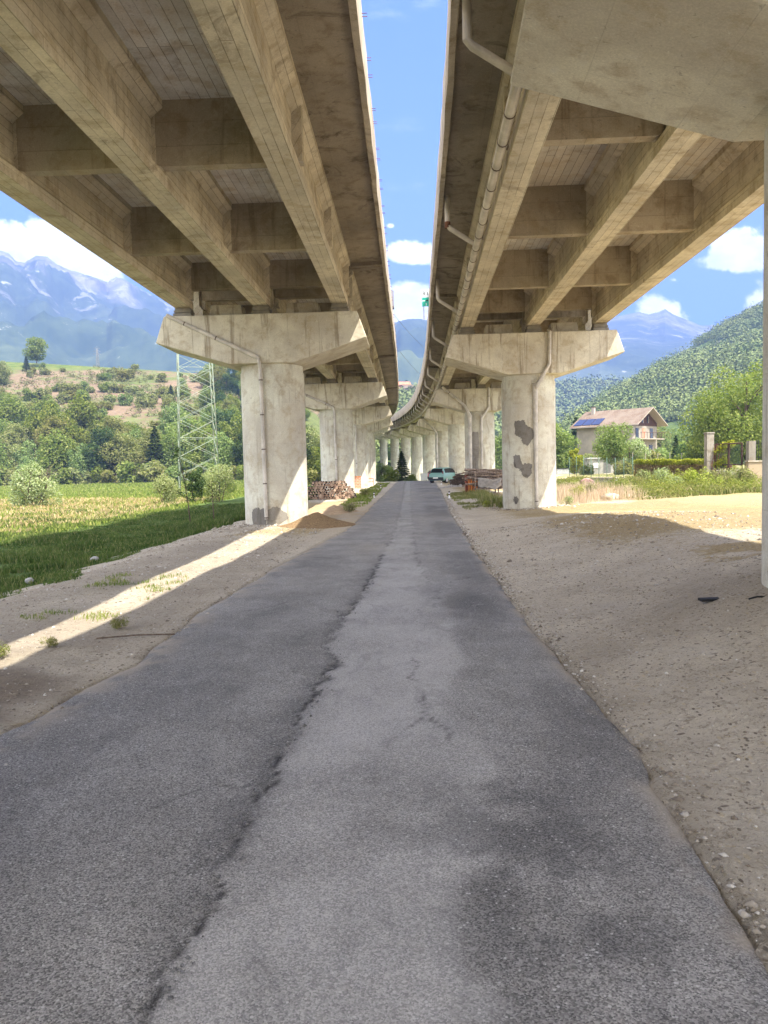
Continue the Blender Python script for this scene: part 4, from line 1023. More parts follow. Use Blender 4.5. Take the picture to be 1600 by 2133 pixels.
# straw litter and dirt crumbs
x, y = scatter(130000, 1.45, 9.5, 2.8, 32, 317, 1.3); g, s, d, sa = masks(x, y); k = rng.uniform(0, 1, len(x)) < .12+.88*s; x, y = x[k], y[k]
blades('straw_litter', x, y, .10+.003*y, .0016+.0002*y, G_straw, 'loose straw and dry stalks littering the dirt on the right', 318, flat=True)
x, y = scatter(9000, -6.4, -2.4, 4, 30, 319, 1.2); blades('straw_litter', x, y, .08, .0016+.0002*y, G_straw, 'loose dry stalks littering the dirt on the left', 320, flat=True)
x, y = scatter(34000, 1.35, 8, 2.6, 18, 321, 1.4); k = fbm(x*.9, y*.9, 93) > .4; x, y = x[k], y[k]; blades('twigs', x, y, .05, .0018, M_bark, 'dark twigs and bark bits on the dirt on the right', 322, flat=True)
x, y = scatter(16000, -6.2, -2.5, 3.6, 18, 323, 1.3); blades('twigs', x, y, .05, .002, M_bark, 'dark twigs and bark bits on the dirt on the left', 324, flat=True)
def pebbles(name, x, y, r, mtl, label, seed):
    rg_ = np.random.default_rng(seed); n = len(x); z = terr(x, y)
    base = np.array([[1, 0, 0], [0, 1, 0], [-1, 0, 0], [0, -1, 0], [0, 0, 1], [0, 0, -1]], float)
    S = (r*np.exp(rg_.normal(-.35, .55, n)))[:, None, None]*rg_.uniform(.6, 1.3, (n, 6, 1))*np.array([1, 1, .6]); a = rg_.uniform(0, 6.28, n)
    c, s_ = np.cos(a)[:, None], np.sin(a)[:, None]; B = base[None]*S; Bx = B[..., 0]*c-B[..., 1]*s_; By = B[..., 0]*s_+B[..., 1]*c
    V = np.stack([Bx+x[:, None], By+y[:, None], B[..., 2]+z[:, None]+r*.15 if np.ndim(r) == 0 else B[..., 2]+z[:, None]+(r*.15)[:, None]], -1).reshape(-1, 3)
    f = np.array([[0, 1, 4], [1, 2, 4], [2, 3, 4], [3, 0, 4], [1, 0, 5], [2, 1, 5], [3, 2, 5], [0, 3, 5]]); Fq = (f[None]+(np.arange(n)*6)[:, None, None]).reshape(-1, 3)
    return tag(link(name, from_np(name, V, Fq, mtl)), label, 'gravel', kind='stuff')
def _peb(t, b):
    r = t.add('ShaderNodeNewGeometry').outputs['Random Per Island']
    return t.ramp(r, [(0, (.16, .13, .1)), (.35, (.3, .26, .2)), (.75, (.42, .38, .32)), (1, (.6, .57, .52))])
M_peb = mat('pebbles', _peb, .9)
x, y = scatter(14000, 1.25, 6.5, 2.4, 20, 330, 1.5); pebbles('gravel', x, y, .006+.0006*y, M_peb, 'small stones scattered on the dirt right of the road', 331)
x, y = scatter(7000, -6.2, -2.4, 3.5, 24, 332, 1.4); pebbles('gravel', x, y, .006+.0007*y, M_peb, 'small stones scattered on the dirt left of the road', 333)
yy_ = rng.uniform(2, 40, 3500)**1; xx_ = np.interp(yy_, *EDGE_R)+np.abs(rng.normal(.04, .08, 3500)); pebbles('gravel', xx_, yy_, .008+.0006*yy_, M_peb, 'crumbled gravel along the right edge of the asphalt', 334)
a_ = rng.uniform(0, 6.28, 900); q_ = 1.0+np.abs(rng.normal(.15, .3, 900))
pebbles('rubble', -4.24+q_*np.cos(a_)*1.1, 24.3+q_*np.sin(a_), .035, M_peb, 'pale rubble around the foot of the first left pier', 335)
pebbles('rubble', 4.58+q_*np.cos(a_)*1.05, 29.2+q_*np.sin(a_), .03, M_peb, 'pale rubble around the foot of the first right pier', 336)

yc = rng.uniform(2.2, 12, 1600); xc = np.interp(yc, pl_y, pl_x)+rng.normal(0, .045, 1600)
pc = pebbles('loose_chips', xc, yc, .006, plain('asphalt_chips', (.16, .155, .15), .9, .5, 60), 'loose asphalt chips lying along the main crack of the road', 338)
pc.location.z = .018
# rocks and mounds -------------------------------------------------
def rock(name, label, cat, loc, dims, mtl, seed, group=None, rough_=.25, sub=3):
    bm = bmesh.new(); bmesh.ops.create_icosphere(bm, subdivisions=sub, radius=1)
    for v in bm.verts:
        n = float(fbm(v.co.x*1.6+seed*3, v.co.y*1.6+v.co.z*1.3, seed, 4))
        v.co = v.co*(1+(n-.5)*2*rough_); v.co.x *= dims[0]/2; v.co.y *= dims[1]/2; v.co.z *= dims[2]/2
    me = bpy.data.meshes.new(name); bm.to_mesh(me); bm.free(); me.materials.append(mtl)
    o = link(name, me, None, loc); return tag(o, label, cat, group)
M_rock = plain('pale_rock', (.5, .45, .38), .9, .25, 5); M_rockg = plain('grey_rock', (.36, .35, .33), .9, .25, 5)
rock('rock', 'large flat pale rock in the sun beside the right dirt yard', 'rock', (8.25, 31.7, tz(8.25, 31.7)+.08), (.75, .5, .36), M_rock, 3)
rock('rock', 'small pale rock just right of the large flat rock', 'rock', (9.1, 31.9, tz(9.1, 31.9)+.04), (.3, .25, .16), M_rock, 4)
rock('rock', 'grey stone lying in the shaded grass edge on the left', 'rock', (-7.4, 17.7, tz(-7.4, 17.7)+.08), (.2, .16, .11), M_rockg, 5)
rock('rock', 'rounded pale stone in the left grass nearest the camera', 'rock', (-7.2, 14.2, tz(-7.2, 14.2)+.07), (.17, .13, .12), M_rockg, 6)
M_strawheap = mat('straw_heap', lambda t, b: (t.mix(t.mapr(t.noise(t.scale(geo(t), (1, 1, 2)), 18, 6, .75, 1.5), .3, .7), (.13, .08, .045), (.4, .28, .15)), t.noise(geo(t), 30, 5, .8), 1, .04), .95, .1)
M_sand = mat('sand_heap', lambda t, b: (t.mix(t.mapr(t.noise(geo(t), 7, 6, .7), .3, .7), (.36, .25, .15), (.52, .39, .25)), t.noise(geo(t), 14, 5, .8), .7, .04), .95, .1)
def mound(name, label, c, w, l, h, mtl, seed):
    n = 40; V = []; 
    for i in range(n+1):
        for j in range(n+1):
            x_ = (i/n*2-1); y_ = (j/n*2-1); r = math.hypot(x_, y_); hh = max(0, 1-r)**1.15*h*(1+.5*(float(fbm(x_*3+seed, y_*3, seed))-.5))
            X_ = c[0]+x_*w/2; Y_ = c[1]+y_*l/2; V.append((X_, Y_, tz(X_, Y_)-.03+hh+.05*h*(float(fbm(x_*9, y_*9+seed, seed+1))-.5)*(1 if r < 1 else 0)))
    idx = np.arange((n+1)**2).reshape(n+1, n+1); Fq = np.stack([idx[:-1, :-1], idx[1:, :-1], idx[1:, 1:], idx[:-1, 1:]], -1).reshape(-1, 4)
    return tag(link(name, from_np(name, V, Fq, mtl, smooth=True)), label, name.replace('_', ' '))
mound('straw_heap', 'brown heap of old straw between the first left pier and the road', (-2.75, 22.9), 2.6, 2.6, .42, M_strawheap, 3)
mound('sand_heap', 'sandy mound behind the straw heap in a patch of sun', (-2.9, 29.5), 2.2, 4, .3, M_sand, 5)
mound('dirt_heap', 'low brown dirt heap behind the large flat rock', (8.6, 34), 2.4, 2, .4, M_strawheap, 8)

# ------------------------------------------------------------------ firewood
def _logend(t, b):
    P = geo(t); r = t.add('ShaderNodeObjectInfo').outputs['Random']; n = t.noise(P, 25, 4, .6)
    return t.mix(t.mapr(n, .3, .7), t.ramp(r, [(0, (.3, .2, .14)), (1, (.6, .46, .34))]), (.22, .14, .1))
M_cut = mat('cut_wood', _logend, .9, .1)
def log_mesh(r, L, seed, ang=0):
    rg_ = np.random.default_rng(seed); mb = MB(); n = 9; rr = [r*rg_.uniform(.85, 1.12) for _ in range(n)]
    if seed % 3 == 0:
        for q in range(3): rr[q] *= .55   # split log
    A_ = [(rr[j]*math.cos(2*math.pi*j/n), rr[j]*math.sin(2*math.pi*j/n)) for j in range(n)]
    for j in range(n):
        k = (j+1) % n; mb.poly([(A_[j][0], -L/2, A_[j][1]), (A_[k][0], -L/2, A_[k][1]), (A_[k][0], L/2, A_[k][1]), (A_[j][0], L/2, A_[j][1])], None, True)
    me0 = mb.mesh('log', M_bark)
    c = MB(); c.poly([(a, -L/2-.001, z) for a, z in reversed(A_)]); c.poly([(a, L/2+.001, z) for a, z in A_]); return me0, c.mesh('cut_end', M_cut)
LG = [log_mesh([.085, .07, .06, .095][i % 4], .9, 400+i) for i in range(7)]
def top_h(x_): return .92*(1-max(0, (abs(x_+4.25)-.75)/.85)**1.4)
r_ = .078; row = 0; z = r_
while z < 1.0:
    xx = -5.35+(r_ if row % 2 else 0)
    while xx < -2.8:
        if z < top_h(xx):
            i = random.randrange(7)
            o = thing('log', 'cut log stacked in the firewood pile behind the first left pier', 'log', (xx+random.uniform(-.015, .015), 41+random.uniform(-.09, .09), tz(-4.2, 41)+z), 'cut logs in the left firewood pile')
            o.rotation_euler = (0, random.uniform(0, 6.28), random.uniform(-.05, .05))
            b_ = link('bark', LG[i][0], o); link('cut_end', LG[i][1], b_)
        xx += 2*r_
    z += r_*1.75; row += 1
# right side: long branches stacked lengthwise
def branch_mesh(L, r, seed):
    rg_ = np.random.default_rng(seed); mb = MB(); n = 7; pts = [(-L/2+L*i/(n-1), rg_.uniform(-.07, .07), rg_.uniform(-.055, .055)) for i in range(n)]
    mb.tube(pts, r, 7, True, r*.55); return mb.mesh('branch', M_branch)
M_branch = mat('grey_bark', lambda t, b: t.mix(t.mapr(t.noise(geo(t), 12, 5, .7), .3, .7), (.07, .05, .04), (.42, .33, .26)), .9, .1)
BR = [branch_mesh(2.6+.32*(i % 4), [.035, .05, .07, .042, .06, .032, .055, .045][i], 500+i) for i in range(8)]
gz = tz(4.6, 42.5)
for i in range(64):
    row = i//7; c = i % 7
    y_ = 41.9+c*.17; z = .38+row*.085
    if z > 1.18: break
    o = link('branch', BR[random.randrange(8)], None, (4.95+random.uniform(-.3, .3), y_+random.uniform(-.06, .06), gz+z+random.uniform(-.04, .04)))
    o.rotation_euler = (random.uniform(-3, 3), random.uniform(-.05, .05)+.045, random.uniform(-.06, .06)); tag(o, 'long grey branch stacked in the pile between the two right piers', 'branch', 'branches in the right wood pile')
for i in range(8):
    o = link('branch', BR[(i*5) % 8], None, (4.95+random.uniform(-.25, .25), 41.95+i*.13, gz+1.16+.05*math.sin(i)+random.uniform(0, .07)))
    o.rotation_euler = (0, random.uniform(-.02, .09), random.uniform(-.1, .1)); tag(o, 'long grey branch stacked in the pile between the two right piers', 'branch', 'branches in the right wood pile')
t = thing('wood_rack', 'rough timber rack holding the branch pile between the right piers', 'rack', (4.9, 42.2, gz))
for x_ in (3.62, 4.85, 6.1):
    for y_ in (41.68, 43.15):
        mb = MB(); mb.box((x_, y_, gz+.5), (.07, .06, 1.3)); mb.build('post', M_branch, t)
mb = MB(); mb.box((4.9, 42.4, gz+.26), (2.7, 1.5, .06)); mb.build('deck', M_branch, t)
# tarp draped over the front
def cloth(name, label, cat, fn, nu, nv, mtl, th=.012):
    V = []; 
    for i in range(nu+1):
        for j in range(nv+1): V.append(fn(i/nu, j/nv))
    idx = np.arange((nu+1)*(nv+1)).reshape(nu+1, nv+1); Fq = np.stack([idx[:-1, :-1], idx[1:, :-1], idx[1:, 1:], idx[:-1, 1:]], -1).reshape(-1, 4)
    o = link(name, from_np(name, V, Fq, mtl, smooth=True)); m = o.modifiers.new('thick', 'SOLIDIFY'); m.thickness = th; return tag(o, label, cat)
M_tarp = plain('grey_tarp', (.27, .25, .23), .8, .2, 7)
cloth('tarp', 'wrinkled grey tarp hanging over the front of the right branch pile', 'tarp',
      lambda u, v: (3.75+u*1.25+.02*math.sin(v*9), 41.6-.06*math.sin(u*7+v*3)*v-.02*math.sin(u*13+v*5), gz+.82+.06*math.sin(u*6+1)-v*(.5+.05*math.sin(u*11))), 40, 14, M_tarp)
# orange pallet
M_orange = plain('orange_wood', (.62, .22, .06), .8, .2, 9)
t = thing('pallet', 'orange wooden pallet standing on edge at the left end of the branch pile', 'pallet', (3.5, 42.6, gz))
for i in range(4):
    mb = MB(); mb.box((3.3+i*.14, 42.05, gz+.45), (.085, .022, .82)); mb.build('slat', M_orange, t)
for z_ in (.12, .48, .8):
    mb = MB(); mb.box((3.51, 42.09, gz+z_), (.56, .05, .08)); mb.build('cross_bar', M_orange, t)
t = thing('crate_stack', 'rusty red stack of crates with a pale lid behind the orange pallet', 'crates', (3.5, 42.9, gz))
for i in range(2):
    mb = MB(); mb.box((3.46, 42.75, gz+.28+i*.5), (.62, .6, .46)); mb.build('crate', plain('rusty_red_paint', (.3, .09, .05), .8, .3), t, bevel=.02)
mb = MB(); mb.box((3.46, 42.75, gz+1.07), (.7, .66, .05)); mb.build('lid', M_white, t)
# brown brush heap and grey rubble by the car
for i, (x_, y_, w, h_, n, lab) in enumerate(((3.95, 56.5, 1.1, .95, 60, 'dark brown heap of sticks between the car and the second right pier'),)):
    g0 = tz(x_, y_)
    mb = MB()
    for k in range(160):
        a = random.uniform(-.5, .5); L = random.uniform(.4, 1.0); px = x_+random.uniform(-w/2, w/2); py = y_+random.uniform(-.6, .6); zz = g0+random.uniform(.03, h_)*(1-(abs(px-x_)/(w*.6))**2)
        mb.tube([(px-L/2, py, zz), (px, py+random.uniform(-.06, .06), zz+.04), (px+L/2, py+a*.4, zz+random.uniform(-.12, .12))], .035, 5, True, .02)
    o = mb.build('stick_heap', M_bark, None, (x_, y_, g0), weld=False); tag(o, lab, 'heap', kind='stuff')
a_ = rng.normal(0, 1, 500); pebbles('rubble', 3.3+.38*a_, 55.5+.5*rng.normal(0, 1, 500), .09, plain('grey_rubble', (.38, .35, .31), .9, .3, 4), 'grey rubble spilled on the ground right of the parked car', 337)
# orange brick stack by the third left pier
M_brick = mat('orange_brick', lambda t, b: (lambda br: t.mix(1, br.outputs['Color'], (1, 1, 1), 'MULTIPLY'))(t.add('ShaderNodeTexBrick', inp={'Vector': t.add('ShaderNodeTexCoord').outputs['UV'], 'Scale': 1.0, 'Mortar Size': .012, 'Brick Width': .25, 'Row Height': .12,
            'Color1': (.62, .24, .12, 1), 'Color2': (.45, .16, .08, 1), 'Mortar': (.6, .52, .42, 1)})), .9)
c = at(745.5, 1006, 58); g0 = tz(c[0], 58)
t = thing('brick_stack', 'block of stacked orange bricks beside the second left pier', 'bricks', (c[0], 58, g0))
mb = MB(); mb.box((c[0], 58, g0+.44), (.46, .5, .88)); mb.build('bricks', M_brick, t)
mb = MB(); mb.box((c[0], 58, g0+.9), (.5, .54, .05)); mb.build('top_board', M_orange, t)
# small red barrier
c = at(771, 1001, 72); g0 = tz(c[0], 72); t = thing('barrier', 'low red rail barrier at the roadside by the third left pier', 'barrier', (c[0], 72, g0))
M_red = plain('red_paint', (.5, .05, .03), .6)
for sx in (-.3, .3):
    mb = MB(); mb.box((c[0]+sx, 72, g0+.3), (.05, .05, .62)); mb.build('post', M_red, t)
for z_ in (.28, .58):
    mb = MB(); mb.box((c[0], 72.0, g0+z_), (.56, .03, .06)); mb.build('rail', M_red, t)

# bollards ---------------------------------------------------------
def bollard(x_, y_, h_, label):
    g0 = tz(x_, y_); t = thing('bollard', label, 'bollard', (x_, y_, g0), 'small delineator posts along the road')
    r = .04
    mb = MB(); mb.lathe([(r*1.5, 0), (r*1.5, h_*.12), (r, h_*.14), (r, h_*.42)], (x_, y_, g0), 12); mb.build('base', M_white, t)
    mb = MB(); mb.lathe([(r, h_*.42), (r, h_*.62)], (x_, y_, g0), 12); mb.build('band', M_rusty, t)
    mb = MB(); mb.lathe([(r, h_*.62), (r, h_*.8)], (x_, y_, g0), 12); mb.build('shaft', M_white, t)
    mb = MB(); mb.lathe([(r, h_*.8), (r*.9, h_*.97), (0.001, h_)], (x_, y_, g0), 12); mb.build('cap', M_black, t)
bollard(2.05, 38.9, .36, 'small black and white post on the right verge nearest the camera')
bollard(2.8, 65.5, .36, 'small white post on the right verge in front of the car')
bollard(-1.88, 41.6, .32, 'small black and white post on the left verge beside the firewood')
bollard(-2.0, 55.3, .32, 'small post on the left verge, farther away beyond the firewood')

# ------------------------------------------------------------------ cars
def car(loc, rz, paint, label, L=3.8, W_=1.62, Hh=1.45):
    t = thing('parked_car', label, 'car', loc, None, rz)
    # side profile stations along y (rear -> front): (y, belt half width, sill z, belt z, roof z, roof half width)
    st = [(-1.9, .66, .42, .72, .73, .64), (-1.84, .74, .26, .80, .83, .7), (-1.72, .78, .24, .88, 1.0, .70), (-1.5, .8, .24, .9, 1.36, .58), (-1.2, .81, .24, .9, 1.43, .56), (-.4, .81, .24, .89, 1.45, .56), (.2, .81, .24, .88, 1.41, .56), (.75, .8, .24, .87, 1.1, .62),
          (1.05, .79, .24, .86, .9, .68), (1.5, .77, .24, .78, .82, .64), (1.78, .7, .26, .66, .69, .6), (1.9, .58, .34, .5, .52, .5)]
    bm = bmesh.new(); rings = []
    for y_, bw_, sz, bz, rz_, rw in st:
        pts = [(-bw_*.9, sz), (-bw_, sz+.14), (-bw_*1.01, (sz+bz)/2), (-bw_*.985, bz), (-rw, rz_-.03), (-rw*.82, rz_), (rw*.82, rz_), (rw, rz_-.03), (bw_*.985, bz), (bw_*1.01, (sz+bz)/2), (bw_, sz+.14), (bw_*.9, sz)]
        rings.append([bm.verts.new((x_, y_, z_)) for x_, z_ in pts])
    n = len(rings[0])
    for a, b in zip(rings[:-1], rings[1:]):
        for i in range(n):
            bm.faces.new((a[i], a[(i+1) % n], b[(i+1) % n], b[i]))
    bm.faces.new(rings[0][::-1]); bm.faces.new(rings[-1]); bmesh.ops.recalc_face_normals(bm, faces=bm.faces)
    me = bpy.data.meshes.new('body'); bm.to_mesh(me); bm.free(); me.polygons.foreach_set('use_smooth', [True]*len(me.polygons)); me.materials.append(paint)
    body = link('body', me, t); m = body.modifiers.new('b', 'BEVEL'); m.width = .02; m.segments = 2; m.limit_method = 'ANGLE'; m.angle_limit = R_(30)
    gl = mat('car_glass', lambda t_, b_: (.015, .018, .02), .15, .25)
    def quad(name, pts, mt, off=(0, 0, 0), th=.015):
        mb = MB(); P = [Vector(p)+Vector(off) for p in pts]; nn = (P[1]-P[0]).cross(P[2]-P[0]).normalized()*th
        mb.poly([p+nn for p in P]); mb.poly([p-nn for p in reversed(P)])
        for i in range(len(P)): j = (i+1) % len(P); mb.poly([P[i]-nn, P[j]-nn, P[j]+nn, P[i]+nn])
        o = link(name, mb.mesh(name, mt), t); return o
    quad('rear_window', [(-.6, -1.735, .97), (.6, -1.735, .97), (.5, -1.53, 1.33), (-.5, -1.53, 1.33)], gl)
    quad('windscreen', [(.6, 1.0, .93), (-.6, 1.0, .93), (-.5, .3, 1.38), (.5, .3, 1.38)], gl)
    for s_ in (-1, 1):
        f = lambda pts: pts if s_ > 0 else pts[::-1]
        quad('side_window', f([(s_*.79, -1.5, .95), (s_*.79, -.45, .95), (s_*.6, -.45, 1.36), (s_*.61, -1.38, 1.32)]), gl)
        quad('side_window', f([(s_*.79, -.38, .95), (s_*.79, .78, .93), (s_*.63, .35, 1.3), (s_*.6, -.38, 1.37)]), gl)
        quad('tail_light', f([(s_*.62, -1.83, .72), (s_*.76, -1.8, .72), (s_*.68, -1.64, 1.12), (s_*.6, -1.68, 1.12)]) if s_ < 0 else [(s_*.62, -1.83, .72), (s_*.76, -1.8, .72), (s_*.68, -1.64, 1.12), (s_*.6, -1.68, 1.12)], plain('tail_light_red', (.12, .01, .012), .3), (0, -.02, 0))
        quad('headlight', [(s_*.4, 1.83, .62), (s_*.6, 1.8, .62), (s_*.6, 1.74, .72), (s_*.4, 1.78, .72)], M_white, (0, .02, 0))
        mb = MB(); mb.box((s_*.86, .62, .93), (.12, .1, .1)); link('mirror', mb.mesh('mirror', M_black), t)
        for yy in (-1.22, 1.2):
            mb = MB()
            for (r0, x0), (r1, x1) in (((.0, .09), (.2, .09)), ((.2, .09), (.27, .085)), ((.27, .085), (.29, .05)), ((.29, .05), (.29, -.08)), ((.29, -.08), (0, -.09))):
                for j in range(22):
                    q0, q1 = 2*math.pi*j/22, 2*math.pi*(j+1)/22
                    mb.poly([(s_*(.72+x0), yy+r0*math.cos(q0), .29+r0*math.sin(q0)), (s_*(.72+x0), yy+r0*math.cos(q1), .29+r0*math.sin(q1)), (s_*(.72+x1), yy+r1*math.cos(q1), .29+r1*math.sin(q1)), (s_*(.72+x1), yy+r1*math.cos(q0), .29+r1*math.sin(q0))][::s_])
            wh = link('wheel', mb.mesh('wheel', M_black), t)
            mb = MB(); c0 = (s_*.815, yy, .29); mb.poly([(c0[0], c0[1]+.17*math.cos(2*math.pi*j/16), c0[2]+.17*math.sin(2*math.pi*j/16)) for j in range(16)][::s_]); rim = link('rim', mb.mesh('rim', plain('rim_grey', (.45, .45, .46), .4)), wh)
            ar = MB(); ar.box((s_*.79, yy, .5), (.05, .74, .1)); 
    mb = MB(); mb.box((0, -1.88, .42), (1.5, .12, .28)); link('bumper', mb.mesh('bumper', plain('bumper_grey', (.03, .035, .04), .7)), t)
    mb = MB(); mb.box((0, 1.86, .4), (1.3, .1, .22)); link('bumper', mb.mesh('bumper', plain('bumper_grey', (.03, .035, .04), .7)), t)
    mb = MB(); mb.box((0, -1.95, .5), (.5, .015, .11)); link('licence_plate', mb.mesh('licence_plate', M_white), t)
    return t
M_teal = mat('teal_paint', lambda t, b: (.19, .35, .32), .25, .5)
car((3.42, 72.0, tz(3.42, 72)-.01), R_(-29), M_teal, 'pale green hatchback parked on the right verge at the end of the road')
M_redp = mat('red_car_paint', lambda t, b: (.5, .03, .04), .3, .5)
car((4.35, 101, tz(4.35, 101)), R_(-80), M_redp, 'red car parked behind the pale green hatchback')
c = at(883.5, 999, 98); g0 = tz(c[0], 98)
t = thing('bin', 'white wheeled container standing left of the cars', 'container', (c[0], 98, g0))
mb = MB(); mb.box((c[0], 98, g0+.5), (.8, .8, .8), 0, 1.15); mb.build('tub', M_white, t, bevel=.03)
mb = MB(); mb.box((c[0], 98, g0+.95), (.98, .98, .08)); mb.build('lid', M_white, t, bevel=.02)
for sx in (-.3, .3):
    mb = MB(); mb.tube([(c[0]+sx-.03, 98-.35, g0+.08), (c[0]+sx+.03, 98-.35, g0+.08)], .08, 12); mb.build('wheel', M_black, t)

# ------------------------------------------------------------------ lattice tower
def _steel(t, b):
    n = t.noise(geo(t), 3, 5, .6); return t.mix(t.mapr(n, .5, .65), (.3, .36, .27), (.4, .35, .27))
M_steel = mat('green_steel', _steel, .6, .4)
def tower(name, label, c, w0, w1, h, rz, rl, rb, nseg, mt, arms=True):
    t = thing(name, label, 'pylon', c, None, rz)
    cw = lambda z_: w0+(w1-w0)*z_/h
    cor = [(-.5, -.5), (.5, -.5), (.5, .5), (-.5, .5)]
    for a, b in cor:
        mb = MB(); mb.tube([(a*w0, b*w0, -.3), (a*w1, b*w1, h)], rl, 6); link('leg', mb.mesh('leg', mt), t)
    zs = [0]
    while zs[-1] < h-.4: zs.append(zs[-1]+cw(zs[-1])*.5)
    for f in range(4):
        mb = MB(); a, b = cor[f], cor[(f+1) % 4]
        for i, (z0, z1) in enumerate(zip(zs[:-1], zs[1:])):
            z1 = min(z1, h); p0 = (a[0]*cw(z0), a[1]*cw(z0), z0); p1 = (b[0]*cw(z0), b[1]*cw(z0), z0); q0 = (a[0]*cw(z1), a[1]*cw(z1), z1); q1 = (b[0]*cw(z1), b[1]*cw(z1), z1)
            mb.tube([p0, q1], rb, 5); mb.tube([p1, q0], rb, 5)
            if i % 4 == 3: mb.tube([p0, p1], rb, 5)
        link('bracing', mb.mesh('bracing', mt, weld=False), t)
    if arms:
        for k, z_ in enumerate((h*.72, h*.85, h*.98)):
            mb = MB(); L = [4.2, 3.6, 3][k]*w0/4.6
            for s_ in (-1, 1): mb.tube([(s_*L, 0, z_), (0, 0, z_+.6)], rb, 5); mb.tube([(s_*L, 0, z_), (0, 0, z_-.1)], rb, 5)
            link('cross_arm', mb.mesh('cross_arm', mt), t)
    return t
cx = (at(363, 900, 70)+at(458, 900, 70))/2
tower('lattice_tower', 'tall green steel lattice tower standing in the meadow left of the first pier', (float(cx[0]), 70, tz(float(cx[0]), 70)), 3.5, 2.2, 27, R_(19), .05, .016, 8, M_steel)
c = at(204, 768, 236); tower('lattice_tower', 'small distant grey pylon on the plateau above the dry hillside', (float(c[0]), 236, 33.0), 1.3, .3, 6.8, .4, .04, .03, 5, plain('grey_steel', (.22, .23, .24), .6))
# overhead wires seen between the decks
for a, b, lab in (((800, 630, 180), (900, 735, 400), 'upper overhead power line crossing the gap between the decks'), ((800, 690, 180), (900, 800, 400), 'lower overhead power line crossing the gap between the decks')):
    p, q = A3(*a), A3(*b); mb = MB(); mb.tube([p.lerp(q, f)-Vector((0, 0, 1.5*math.sin(f*math.pi))) for f in [i/12 for i in range(13)]], .05, 5)
    o = mb.build('power_line', M_wire, None, p); tag(o, lab, 'power line')

# ------------------------------------------------------------------ sign on the right deck
M_green_s = plain('sign_green', (.02, .33, .24), .5, .05); M_grey_s = plain('sign_pale', (.66, .69, .68), .5, .04)
t = thing('road_sign', 'pale 83 panel over a green panel on the edge of the right deck', 'sign', (.95, 34, 8.2))
sy = 34.0; sx0, sz1 = .735, at(884, 603, 34)[2]
mb = MB(); mb.box((sx0+.27, sy, sz1-.17), (.54, .03, .34)); mb.build('number_panel', M_grey_s, t)
mb = MB(); mb.box((sx0+.285, sy, sz1-.535), (.51, .03, .38)); mb.build('green_panel', M_green_s, t)
for dx in (.1, .45):
    mb = MB(); mb.box((sx0+dx, sy+.035, sz1-.65), (.04, .035, 1.3)); mb.build('post', plain('grey_post', (.4, .4, .4), .5), t)
def text(s_, size, loc, mt, parent, name):
    cu_ = bpy.data.curves.new(name, 'FONT'); cu_.body = s_; cu_.size = size; cu_.extrude = .002; cu_.space_character = 1.1
    tmp = bpy.data.objects.new('tmp', cu_); COL.objects.link(tmp); bpy.context.view_layer.update()
    me = bpy.data.meshes.new_from_object(tmp.evaluated_get(bpy.context.evaluated_depsgraph_get())); bpy.data.objects.remove(tmp)
    me.materials.clear(); me.materials.append(mt); me.transform(Matrix.Rotation(R_(90), 4, 'X'))
    w = wloc(parent); o = link(name, me, parent); o.location = Vector(loc)-w; return o
text('83', .25, (sx0+.05, sy-.02, sz1-.25), M_black, t, 'number_text')
text('3', .14, (sx0+.17, sy-.02, sz1-.69), M_white, t, 'letter_text')
mb = MB(); mb.box((sx0+.1, sy-.018, sz1-.49), (.12, .006, .03)); mb.build('white_dash', M_white, t)
mb = MB(); mb.poly([(sx0+.19, sy-.018, sz1-.51), (sx0+.31, sy-.018, sz1-.51), (sx0+.25, sy-.018, sz1-.42)]); mb.build('arrow', M_black, t)
c = at(818, 625, 36)
t = thing('road_sign', 'narrow dark sign seen edge-on above the left deck', 'sign', (float(c[0]), 36, 8.3))
mb = MB(); mb.box((c[0], 36, c[2]), (.12, .5, .76), 0); mb.build('panel', plain('sign_back', (.2, .2, .24), .5), t)
mb = MB(); mb.box((c[0]-.09, 36, c[2]-.5), (.05, .05, 1.1)); mb.build('post', M_wire, t)

# ------------------------------------------------------------------ the house on the right
def _roof(t, b):
    uvn = t.add('ShaderNodeTexCoord').outputs['UV']; br = t.add('ShaderNodeTexBrick', inp={'Vector': uvn, 'Scale': 1.0, 'Mortar Size': .02, 'Brick Width': .3, 'Row Height': .35, 'Color1': (.15, .105, .075, 1), 'Color2': (.21, .155, .115, 1), 'Mortar': (.08, .06, .045, 1)})
    return t.mix(t.mapr(t.noise(geo(t), .8, 5, .6), .35, .65), br.outputs['Color'], (.2, .16, .125))
M_rooft = mat('roof_tiles', _roof, .9, .1)
M_stucco = plain('beige_stucco', (.31, .275, .22), .9, .12, 1.2); M_stuccol = plain('pale_stucco', (.42, .37, .31), .9, .1, 1.2)
M_dwood = plain('dark_timber', (.075, .04, .03), .8, .3, 5); M_trim = plain('pale_trim', (.36, .31, .25), .7, .08)
M_solar = mat('solar_panel', lambda t, b: (.015, .028, .09), .35, .4)
M_glass = mat('dark_glass', lambda t, b: (.03, .035, .04), .1, .6)
M_curt = plain('orange_render', (.55, .25, .16), .9, .1); M_tileo = plain('orange_tiles', (.5, .2, .11), .9, .2, .8)
